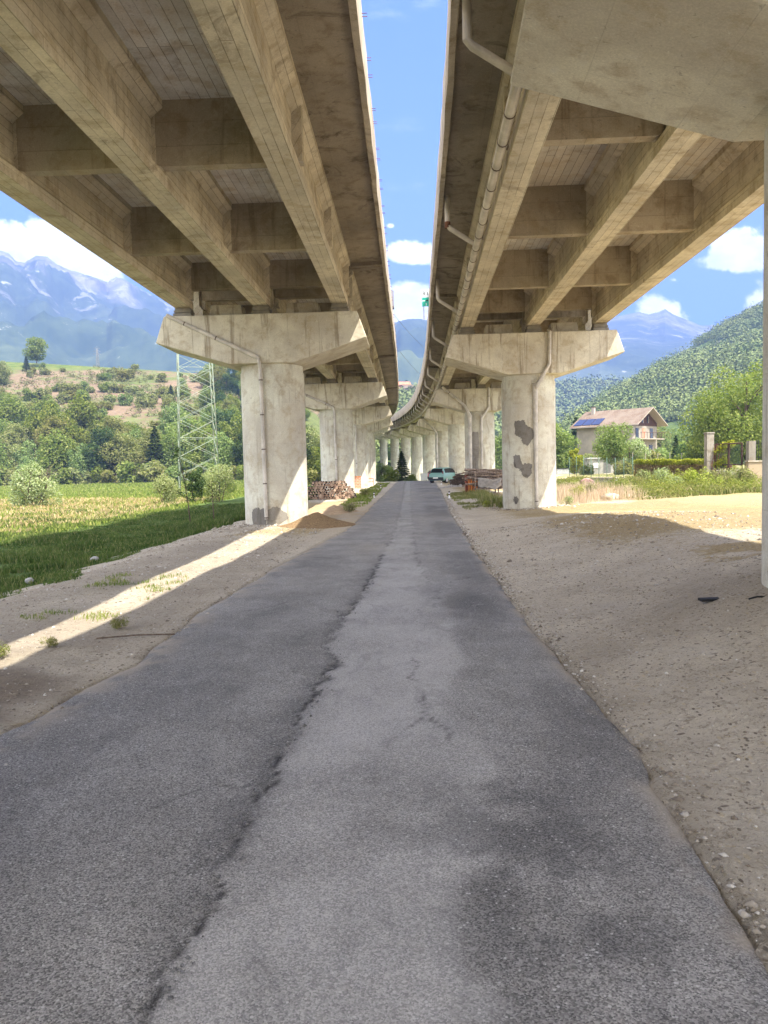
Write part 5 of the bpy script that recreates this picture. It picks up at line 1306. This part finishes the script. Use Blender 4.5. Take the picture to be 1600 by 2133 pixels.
def house(c, rz, name='house', label='two-storey beige house with dark timber gable and solar panels behind the garden'):
    """local frame: +x along the ridge towards the gable end, y across; gable (with balcony) faces +x"""
    t = thing(name, label, 'house', c, None, rz)
    L, D, eh, rh = 10.0, 8.4, 5.6, 2.35
    def part(nm, mb, mt, par=None, bev=0):
        o = link(nm, mb.mesh(nm, mt), par or t)
        return o
    mb = MB(); mb.box((0, 0, eh/2-2.5), (L, D, eh+5)); part('wall', mb, M_stucco)
    mb = MB(); g = L/2+.01
    # timber gable
    mb.poly([(g, -D/2, eh-.55), (g, D/2, eh-.55), (g, D/2, eh+.1), (g, 0, eh+rh-.05), (g, -D/2, eh+.1)]); mb.poly([(g-.25, -D/2, eh-.5), (g-.25, -D/2, eh+.1), (g-.25, 0, eh+rh-.05), (g-.25, D/2, eh+.1), (g-.25, D/2, eh-.5)])
    gb = part('gable', mb, M_dwood)
    for y_ in (-.75, 1.0):
        mb = MB(); mb.box((g+.03, y_, eh+.5), (.05, .55, 1.05)); w_ = part('window', mb, M_glass)
        mb = MB(); mb.box((g+.05, y_+.2, eh+.5), (.05, .12, 1.1)); part('frame', mb, M_trim, w_)
    ov, oe, th = 1.5, 1.0, .16
    sl_ = rh/(D/2)
    for s_ in (-1, 1):
        y0, y1 = 0, s_*(D/2+oe); z0, z1 = eh+rh, eh+rh-sl_*(D/2+oe)
        P = [(-L/2-.8, y0, z0+.15), (L/2+ov, y0, z0+.15), (L/2+ov, y1, z1+.15), (-L/2-.8, y1, z1+.15)]
        if s_ > 0: P = P[::-1]
        Q = [(a, b, z_-th) for a, b, z_ in P]
        mb = MB(); mb.poly([P[3], P[2], P[1], P[0]][::1], None)
        rf = part('roof', mb, M_rooft)
        mb = MB(); mb.poly(Q)
        for i in range(4):
            j = (i+1) % 4; mb.poly([P[i], P[j], Q[j], Q[i]])
        part('soffit', mb, M_trim)
    # chimney
    mb = MB(); mb.box((-L/2+1.2, -.9, eh+rh+.1), (.5, .5, 1.3)); ch = part('chimney', mb, M_stuccol); mb = MB(); mb.box((-L/2+1.2, -.9, eh+rh+.8), (.65, .65, .1)); part('chimney_cap', mb, M_rooft, ch)
    # solar panels on the camera-side slope near the far-left eave
    for i in range(3):
        x0 = -L/2-.3+i*1.65; y0, y1 = -(D/2+.55), -(D/2-1.35)
        zf = lambda y_: eh+rh+.15+sl_*y_+.12 if y_ < 0 else 0
        P = [(x0, y0, zf(y0)), (x0+1.5, y0, zf(y0)), (x0+1.5, y1, zf(y1)), (x0, y1, zf(y1))]
        mb = MB(); mb.poly(P); mb.poly([(a, b, z_-.08) for a, b, z_ in reversed(P)])
        for k in range(4): j = (k+1) % 4; mb.poly([(P[k][0], P[k][1], P[k][2]-.08), (P[j][0], P[j][1], P[j][2]-.08), P[j], P[k]])
        part('solar_panel', mb, M_solar)
    # balcony on the gable side
    mb = MB(); mb.box((L/2+.75, -.2, eh-2.75), (1.5, D-.3, .16)); bl = part('balcony', mb, M_trim)
    for i in range(9):
        mb = MB(); mb.box((L/2+1.45, -D/2+.2+i*1.0, eh-2.2), (.05, .05, 1.0)); part('baluster', mb, M_dwood, bl)
    mb = MB(); mb.box((L/2+1.45, -.2, eh-1.68), (.07, D-.3, .07)); part('handrail', mb, M_dwood, bl)
    for y_, mt in ((-2.6, M_glass), (-.4, M_curt), (2.2, M_glass)):
        mb = MB(); mb.box((L/2+.03, y_, eh-1.75), (.05, 1.0, 1.7)); w_ = part('door', mb, mt)
        mb = MB(); mb.box((L/2+.05, y_, eh-.85), (.06, 1.2, .1)); part('frame', mb, M_trim, w_)
    for y_ in (-2.6, 2.0):
        mb = MB(); mb.box((L/2+.03, y_, 1.3), (.05, 1.1, 1.2)); w_ = part('window', mb, M_glass); mb = MB(); mb.box((L/2+.05, y_, 2.0), (.07, 1.3, .1)); part('frame', mb, M_trim, w_)
    mb = MB(); mb.tube([(L/2-1.2, 1.0, eh+rh-.3), (L/2-1.2, 1.0, eh+rh+1.3)], .03, 6); mb.tube([(L/2-1.7, 1.0, eh+rh+1.2), (L/2-.7, 1.0, eh+rh+1.2)], .02, 5); part('aerial', mb, M_wire)
hs = house((26.6, 99.0, 2.1), R_(-44)); hs = [o for o in scene.objects if o.name == 'house'][0]; hs.scale = (.76, .76, .74)
# garden shed and small structures in front
t = thing('garden_shed', 'small grey garden shed in front of the beige house wall', 'shed', (20.0, 83, .1))
c = at(1250, 960, 83)
mb = MB(); mb.box((c[0], 83, .9), (2.9, 2, 2.0)); mb.build('wall', plain('grey_board', (.36, .35, .31), .8, .25, 2), t); mb = MB(); mb.box((c[0], 83, 1.97), (3.2, 2.3, .12)); mb.build('roof', plain('grey_sheet', (.5, .5, .48), .5), t)
mb = MB(); mb.box((c[0]+.5, 81.97, .8), (.7, .05, 1.5)); mb.build('door', plain('dark_board', (.16, .16, .15), .8), t)
mb = MB(); mb.box((c[0]-.7, 81.97, 1.2), (.5, .05, .5)); mb.build('window', M_white, t)
c = at(1177, 966, 82); t = thing('cold_frame', 'low grey glazed box at the left end of the garden fence', 'cold frame', (float(c[0]), 82, .1))
mb = MB(); mb.box((c[0], 82, .5), (2.0, 1.2, .9)); mb.build('box', plain('grey_frame', (.4, .42, .42), .5), t, bevel=.03); mb = MB(); mb.box((c[0], 82, .98), (2.1, 1.3, .05)); mb.build('lid', M_glass, t)

# garden trees ------------------------------------------------------
def gat(px, py, Y_): c_ = at(px, py, Y_); return (float(c_[0]), Y_, tz(float(c_[0]), Y_)-.1)
plant('tree', 'slim light green garden tree in front of the house wall', 'tree', tree_mesh('g', 600, 8500, .08, 3.4, 4.2, 1.0, L_mid, .08, 26, 'egg', (.13, .24)), gat(1279, 950, 72), 1.05)
plant('tree', 'silvery olive-like tree right of the slim garden tree', 'tree', tree_mesh('g', 601, 4000, .10, 3.3, 3.2, .6, L_silver, .07, 22, 'round', (.13, .24), stems=2), gat(1325, 950, 76), 1.0)
plant('shrub', 'bright yellow-green shrub at the left corner of the house', 'shrub', tree_mesh('g', 602, 1800, .11, 1.7, 2.5, .3, L_yel, .05, 12, 'bush', (.16, .3), stems=2), gat(1197, 950, 78), 1.0)
plant('shrub', 'leafy shrub against the beige house wall', 'shrub', tree_mesh('g', 603, 2400, .12, 3.0, 1.9, .4, L_olive, .05, 14, 'bush', (.16, .3), stems=3), gat(1237, 950, 86), 1.0)
plant('conifer', 'tall dark conifer left of the house', 'conifer', conifer_mesh(604, 6500, 4.6, 8.6, L_dark, .4, .25), gat(1200, 950, 114), 1.0)
plant('conifer', 'second dark conifer close behind the tall one left of the house', 'conifer', conifer_mesh(605, 5000, 4.8, 6.6, L_dark, .4, .25), gat(1178, 950, 118), 1.0)
plant('conifer', 'narrow dark spruce right of the house', 'conifer', conifer_mesh(606, 3600, 1.5, 3.7, L_dark, .1, .12), gat(1408, 945, 82), 1.05)
plant('tree', 'broad-leaved tree at the edge of the first right pier beside the conifers', 'tree', tree_mesh('g', 607, 4200, .17, 5, 6, 1, L_mid, .12, 24), gat(1160, 950, 96), .95)
WN = tree_mesh('g', 608, 30000, .095, 8.5, 7.2, 1.3, L_mid, .22, 44, 'round', (.12, .22))
plant('tree', 'large spreading walnut-like tree behind the gate on the right', 'tree', WN, gat(1555, 950, 62), 1.05, .5)
plant('tree', 'broad green tree left of the large spreading tree behind the gate', 'tree', tree_mesh('g', 609, 16000, .1, 5.6, 4.6, .8, L_mid, .15, 30, 'round', (.13, .22)), gat(1492, 950, 70), 1.05, 1.5)
plant('tree', 'medium dark tree behind the hedge beside the garden gate', 'tree', tree_mesh('g', 610, 9000, .1, 4.4, 3.4, .3, L_dark, .12, 24, 'round', (.13, .24)), gat(1455, 950, 78), 1.0)
for i, (px, Y_, s_) in enumerate(((1350, 84, .9), (1385, 90, 1.0), (1365, 72, .6), (1300, 68, .5), (1425, 72, .75), (1335, 95, 1.3), (1220, 74, .4), (1440, 88, 1.2))):
    plant('shrub', ['green shrub right of the silvery tree', 'green shrub under the right eave of the house', 'low green shrub behind the left end of the hedge', 'low shrub at the foot of the slim garden tree', 'leafy shrub behind the middle of the hedge',
                    'tall shrub directly in front of the balcony', 'small shrub in front of the garden shed', 'tall shrub behind the narrow spruce'][i], 'shrub', SH[i % 3], gat(px, 950, Y_), s_*1.1, i*1.3)
# hedge
hx0, hx1 = at(1330, 960, 56), at(1474, 960, 49)
rgh = np.random.default_rng(70); n = 17000; f = rgh.uniform(0, 1, n)
bx = hx0[0]+(hx1[0]-hx0[0])*f; by = hx0[1]+(hx1[1]-hx0[1])*f+rgh.uniform(0, 1.2, n); hb = terr(bx, by); hh = rgh.uniform(.05, 1, n)**.8*1.45*(1+.12*(fbm(bx*2, by, 71)-.5))
top = hh > 1.1
def hedge_part(name, sel, mtl, par, size):
    m = int(sel.sum()); p = np.stack([bx[sel], by[sel], hb[sel]+hh[sel]], 1)-np.array(wloc(par)); nn = rgh.normal(size=(m, 3)); nn /= np.linalg.norm(nn, axis=1)[:, None]; a = np.cross(nn, rgh.normal(size=(m, 3))); a /= np.linalg.norm(a, axis=1)[:, None]; b = np.cross(nn, a); s_ = size*rgh.uniform(.6, 1.4, m)[:, None]
    V = np.stack([p-a*s_, p-b*s_*.6, p+a*s_, p+b*s_*.6], 1).reshape(-1, 3); link(name, from_np(name, V, np.arange(m*4).reshape(-1, 4), mtl), par)
t = thing('hedge', 'long clipped hedge with a brown dry front and yellow-green top', 'hedge', (float(hx0[0]), float(hx0[1]), .3))
hedge_part('dry_front', ~top, L_dry, t, .075); hedge_part('green_top', top, L_yel, t, .07)
mb = MB()
for i in range(60):
    f_ = i/59; x_ = hx0[0]+(hx1[0]-hx0[0])*f_; y_ = hx0[1]+(hx1[1]-hx0[1])*f_+.6; g0 = tz(x_, y_)
    mb.tube([(x_, y_, g0-.1), (x_+random.uniform(-.15, .15), y_-.1, g0+1.2)], .015, 5)
mb.build('stems', M_bark, t)

# wire fence --------------------------------------------------------
def wiremat():
    m = bpy.data.materials.new('wire_mesh'); m.use_nodes = True; t_ = NT(m.node_tree); t_.n.clear()
    uvn = t_.add('ShaderNodeTexCoord').outputs['UV']; s2 = t_.add('ShaderNodeSeparateXYZ', inp={0: uvn})
    def ln(v): 
        f_ = t_.math('FRACT', t_.math('MULTIPLY', v, 1/.06)); return t_.math('LESS_THAN', f_, .09)
    mk = t_.math('MAXIMUM', ln(t_.math('ADD', s2.outputs[0], s2.outputs[1])), ln(t_.math('SUBTRACT', s2.outputs[0], s2.outputs[1])))
    d = t_.add('ShaderNodeBsdfDiffuse', inp={0: (.13, .2, .14, 1)}); tr = t_.add('ShaderNodeBsdfTransparent')
    mx = t_.add('ShaderNodeMixShader', inp={0: mk, 1: tr.outputs[0], 2: d.outputs[0]}); t_.add('ShaderNodeOutputMaterial', inp={0: mx.outputs[0]})
    return m
M_mesh = wiremat(); M_gpost = plain('green_post', (.1, .17, .12), .6)
fa = at(1186, 980, 66); fb = at(1318, 980, 58)
t = thing('wire_fence', 'green wire mesh fence on thin posts in front of the garden', 'fence', (float(fa[0]), float(fa[1]), .2))
NP = 9; pr_ = None
for i in range(NP):
    f_ = i/(NP-1); x_ = float(fa[0]+(fb[0]-fa[0])*f_); y_ = float(fa[1]+(fb[1]-fa[1])*f_); g0 = tz(x_, y_)
    mb = MB(); mb.tube([(x_, y_, g0-.2), (x_, y_, g0+1.65)], .025, 6); mb.build('post', M_gpost, t)
    if pr_: 
        mb = MB(); q = [(pr_[0], pr_[1]-.03, pr_[2]+.05), (x_, y_-.03, g0+.05), (x_, y_-.03, g0+1.55), (pr_[0], pr_[1]-.03, pr_[2]+1.55)]; mb.poly(q); mb.build('mesh_panel', M_mesh, t)
    pr_ = (x_, y_, g0)
fa2 = at(1318, 965, 66); fb2 = at(1420, 960, 70)
t = thing('wire_fence', 'second wire fence with pale posts behind the hedge', 'fence', (float(fa2[0]), float(fa2[1]), .3))
for i in range(5):
    f_ = i/4; x_ = float(fa2[0]+(fb2[0]-fa2[0])*f_); y_ = float(fa2[1]+(fb2[1]-fa2[1])*f_); g0 = tz(x_, y_); mb = MB(); mb.tube([(x_, y_, g0-.2), (x_, y_, g0+1.9)], .022, 6); mb.build('post', M_bear, t)
# low concrete kerb wall below the fence
ka = at(1233, 993, 54); kb = at(1285, 993, 52); g0 = tz(float(ka[0]), 54)
t = thing('low_wall', 'low concrete wall edge with pale coping below the wire fence', 'wall', (float(ka[0]), 54, g0)); mid = (ka+kb)/2; ang = math.atan2(kb[1]-ka[1], kb[0]-ka[0]); Lk = float(np.hypot(kb[0]-ka[0], kb[1]-ka[1]))
mb = MB(); mb.box((mid[0], mid[1], g0+.12), (Lk, .2, .4), ang); mb.build('wall', M_rockg, t); mb = MB(); mb.box((mid[0], mid[1], g0+.36), (Lk+.1, .3, .07), ang); mb.build('coping', M_rock, t)
# reddish rubble bag beside it
rock('rubble_sack', 'pale sack with a reddish top among the dry stalks beside the first right pier', 'sack', (float(at(1222, 1000, 46)[0]), 46, tz(float(at(1222, 1000, 46)[0]), 46)+.25), (.8, .6, .55), plain('pinkish_sack', (.3, .19, .16), .9, .25, 3), 9)

# gate, pillars and wall ---------------------------------------------
gy = 43.0
P1 = at(1477, 998, gy); P2 = at(1549, 998, gy-1.5); gz1 = tz(float(P1[0]), gy)-.05
t = thing('gate_pillar', 'tall pale concrete gate pillar at the right end of the hedge', 'pillar', (float(P1[0]), gy, gz1))
mb = MB(); mb.box((P1[0], gy, gz1+1.42), (.4, .4, 2.9)); mb.build('shaft', M_pill, t, bevel=.02); mb = MB(); mb.box((P1[0], gy, gz1+2.9), (.46, .46, .08)); mb.build('capstone', M_pill, t, bevel=.02)
t = thing('metal_gate', 'brown iron garden gate with wire mesh between two pillars', 'gate', (float(P1[0])+.3, gy-.1, gz1))
gL = Vector((P1[0]+.3, gy-.1, gz1)); gR = Vector((P2[0]-.05, gy-1.4, gz1))
for f_, nm in ((0, 'frame_post'), (.5, 'frame_post'), (.52, 'frame_post'), (1, 'frame_post')):
    b_ = gL.lerp(gR, f_); mb = MB(); mb.box((b_.x, b_.y, b_.z+1.2), (.075, .075, 2.2)); mb.build(nm, M_gate, t)
for z_, r in ((2.28, .04), (1.15, .03), (.14, .025)):
    mb = MB(); mb.tube([gL+Vector((0, 0, z_)), gR+Vector((0, 0, z_))], r, 6); mb.build('frame_rail', M_gate, t)
mb = MB(); mb.poly([gL+Vector((0, 0, .15)), gR+Vector((0, 0, .15)), gR+Vector((0, 0, 2.25)), gL+Vector((0, 0, 2.25))]); mb.build('mesh_panel', M_mesh, t)
mb = MB(); b_ = gL.lerp(gR, .53); mb.box((b_.x+.06, b_.y-.03, b_.z+1.05), (.14, .06, .12)); mb.build('lock', M_rusty, t)
# climbing plant on the gate pillar
cpt = thing('climbing_plant', 'dry tangled climber hanging on the gate pillar', 'plant', (float(P1[0])+.4, gy-.2, gz1))
rgc = np.random.default_rng(81); C = [(rgc.uniform(-.15, .75), -.1+rgc.uniform(-.1, .1), 1.0+rgc.uniform(-.2, 1.35)) for _ in range(16)]; V_, F_ = leaves(rgc, C, [.22]*16, 1500, .05); link('foliage', from_np('foliage', V_, F_, L_yel), cpt)
mb = MB()
for i in range(14):
    x0 = random.uniform(-.3, .5); mb.tube([(x0, 0, 0), (x0+random.uniform(-.2, .2), -.05, 1.2), (x0+random.uniform(-.1, .4), -.1, 2.3)], .015, 5)
link('stem', mb.mesh('stem', M_rusty), cpt)
t = thing('garden_wall', 'rendered beige garden wall with black iron railing at the right edge', 'wall', (float(P2[0])+.6, gy-1.8, gz1))
wx0 = float(P2[0]); M_wallr = plain('tan_render', (.36, .28, .18), .9, .08, 1)
mb = MB(); mb.box((wx0+3.0, gy-1.9, gz1+.5), (6.0, .35, 1.55)); mb.build('wall', M_wallr, t); mb = MB(); mb.box((wx0+3.0, gy-1.9, gz1+1.31), (6.1, .45, .07)); mb.build('coping', M_par, t)
for x_ in (wx0+.2, wx0+2.9):
    mb = MB(); mb.box((x_, gy-1.9, gz1+1.85), (.36, .34, 1.05)); mb.build('pillar', M_pill, t)
rl = None
for i in range(18):
    x_ = wx0+.42+i*.135; mb = MB(); mb.tube([(x_, gy-2.0, gz1+1.34), (x_, gy-2.0, gz1+2.42)], .013, 6); mb.build('railing_bar', M_black, t)
for z_ in (1.5, 2.25):
    mb = MB(); mb.tube([(wx0+.1, gy-2.0, gz1+z_), (wx0+2.85, gy-2.0, gz1+z_)], .018, 6); mb.build('railing_rail', M_black, t)
t = thing('low_wall', 'long low stone wall seen through the garden gate', 'wall', (float(P1[0])+3, 58, .3)); mb = MB(); mb.box((P1[0]+6.5, 58, .45), (9, .3, .6)); mb.build('wall', M_rockg, t); mb = MB(); mb.box((P1[0]+6.5, 58, .78), (9.1, .36, .06)); mb.build('coping', M_rock, t)
# weeds in front of the gate and hedge
WD = [tree_mesh('w', 700+i, 900, .05, .9, .7, .02, [G_weed, L_silver, L_yel][i], .012, 9, 'bush', (.2, .34), stems=4, asp=.3) for i in range(3)]
for i in range(22):
    px = 1330+i*11.5; Y_ = 38+4*((i*37) % 7)/7+(6 if px < 1400 else 0); c = gat(px, 1000, Y_)
    plant('weed_clump', 'leafy weed clump growing in front of the hedge and the garden gate', 'weeds', WD[i % 3], (c[0], c[1], c[2]+.08), .8+.1*((i*5) % 7), i*1.1, 'weed clumps in front of the hedge and gate', tr=False)
for i, (px, py, x_, y_, s_) in enumerate(((0, 0, -3.27, 8.42, .22), (0, 0, -3.95, 7.1, .24), (0, 0, -3.65, 7.5, .18), (0, 0, -2.2, 28.5, .55), (0, 0, 3.05, 30.0, .4), (0, 0, 6.1, 29.6, .5), (0, 0, -2.5, 44, .7), (0, 0, 7.2, 33, .9), (0, 0, 7.9, 34.5, .8))):
    plant('weed_clump', ['small dark weed on the left dirt nearest the asphalt edge', 'leafy weed at the left picture edge by the strip of sunlight', 'little weed beside the leafy weed at the left edge', 'green weed between the straw heap and the road', 'dry weed at the verge left of the first right pier',
                         'dark weed tuft at the right foot of the first right pier', 'green weed at the right end of the left firewood pile', 'broad-leaved weed left of the dirt heap', 'bright weed behind the dirt heap'][i], 'weed', WD[[0, 0, 0, 0, 2, 1, 0, 2, 0][i]], (x_, y_, tz(x_, y_)-.01), s_, i, tr=False)
# flat dark debris on the right dirt
for i, (x_, y_, l_, a_, lab, mt) in enumerate(((1.98+.9, 7.4, .22, .1, 'flat dark scrap lying on the dirt on the right', M_black), (3.1, 6.9, .2, .3, 'thin black stick on the dirt near the right edge', M_black), (2.7, 4.6, .45, -.5, 'long dry stick near the asphalt edge in the foreground', M_branch), (-2.9, 7.9, .8, .15, 'long dark stick lying on the left dirt by the asphalt', M_bark))):
    g0 = tz(x_, y_); mb = MB()
    if i == 0: mb.box((x_, y_, g0+.015), (l_, .09, .025), a_)
    else: mb.tube([(x_-l_/2*math.cos(a_), y_-l_/2*math.sin(a_), g0+.015), (x_, y_+.02, g0+.025), (x_+l_/2*math.cos(a_), y_+l_/2*math.sin(a_), g0+.02)], .008, 6)
    o = mb.build('scrap' if i == 0 else 'stick', mt, None, (x_, y_, g0)); tag(o, lab, 'debris')

# village houses far between the decks ---------------------------------
def small_house(px, py, Y_, w, d_, h_, rz, wall, roofm, label):
    c = at(px, py, Y_); t = thing('village_house', label, 'house', tuple(map(float, c)), None, rz)
    mb = MB(); mb.box((0, 0, h_/2-2), (w, d_, h_+4)); link('wall', mb.mesh('wall', wall), t)
    for s_ in (-1, 1):
        mb = MB(); P = [(-w/2-.6, 0, h_+1.9), (w/2+.6, 0, h_+1.9), (w/2+.6, s_*(d_/2+.7), h_-.1), (-w/2-.6, s_*(d_/2+.7), h_-.1)]; mb.poly(P); mb.poly([(a, b, z_-.25) for a, b, z_ in reversed(P)])
        for i in range(4): j = (i+1) % 4; mb.poly([P[i], P[j], (P[j][0], P[j][1], P[j][2]-.25), (P[i][0], P[i][1], P[i][2]-.25)])
        link('roof', mb.mesh('roof', roofm), t)
    for s_ in (-1, 1):
        mb = MB(); mb.poly([(s_*w/2, -d_/2, h_), (s_*w/2, d_/2, h_), (s_*w/2, 0, h_+1.8)]); link('gable', mb.mesh('gable', wall), t)
    for i in range(3):
        for z_ in (1.6, 4.2):
            if z_ < h_-1: mb = MB(); mb.box((-w/2+w*(i+.5)/3, -d_/2-.03, z_), (1.0, .06, 1.3)); link('window', mb.mesh('window', M_glass), t)
small_house(838, 820, 425, 7.5, 7, 4.6, .2, M_curt, M_tileo, 'orange house with a terracotta roof on the hill between the decks')
small_house(856, 823, 420, 8, 7, 3.6, -.2, M_stuccol, M_rooft, 'pale house right of the orange house on the hill between the decks')

# ------------------------------------------------------------------ haze
hm = bpy.data.materials.new('haze'); hm.use_nodes = True; ht = NT(hm.node_tree); ht.n.clear()
pv = ht.add('ShaderNodeVolumePrincipled', inp={'Color': (.23, .355, .82, 1), 'Density': 4.6e-4, 'Anisotropy': .0})
ht.add('ShaderNodeOutputMaterial', inp={1: pv.outputs[0]})
mb = MB(); mb.box((-300, 1880, 470), (4700, 4060, 960)); hz = link('haze', mb.mesh('haze', hm)); tag(hz, 'thin blue air between the camera and the mountains', 'haze', kind='stuff')
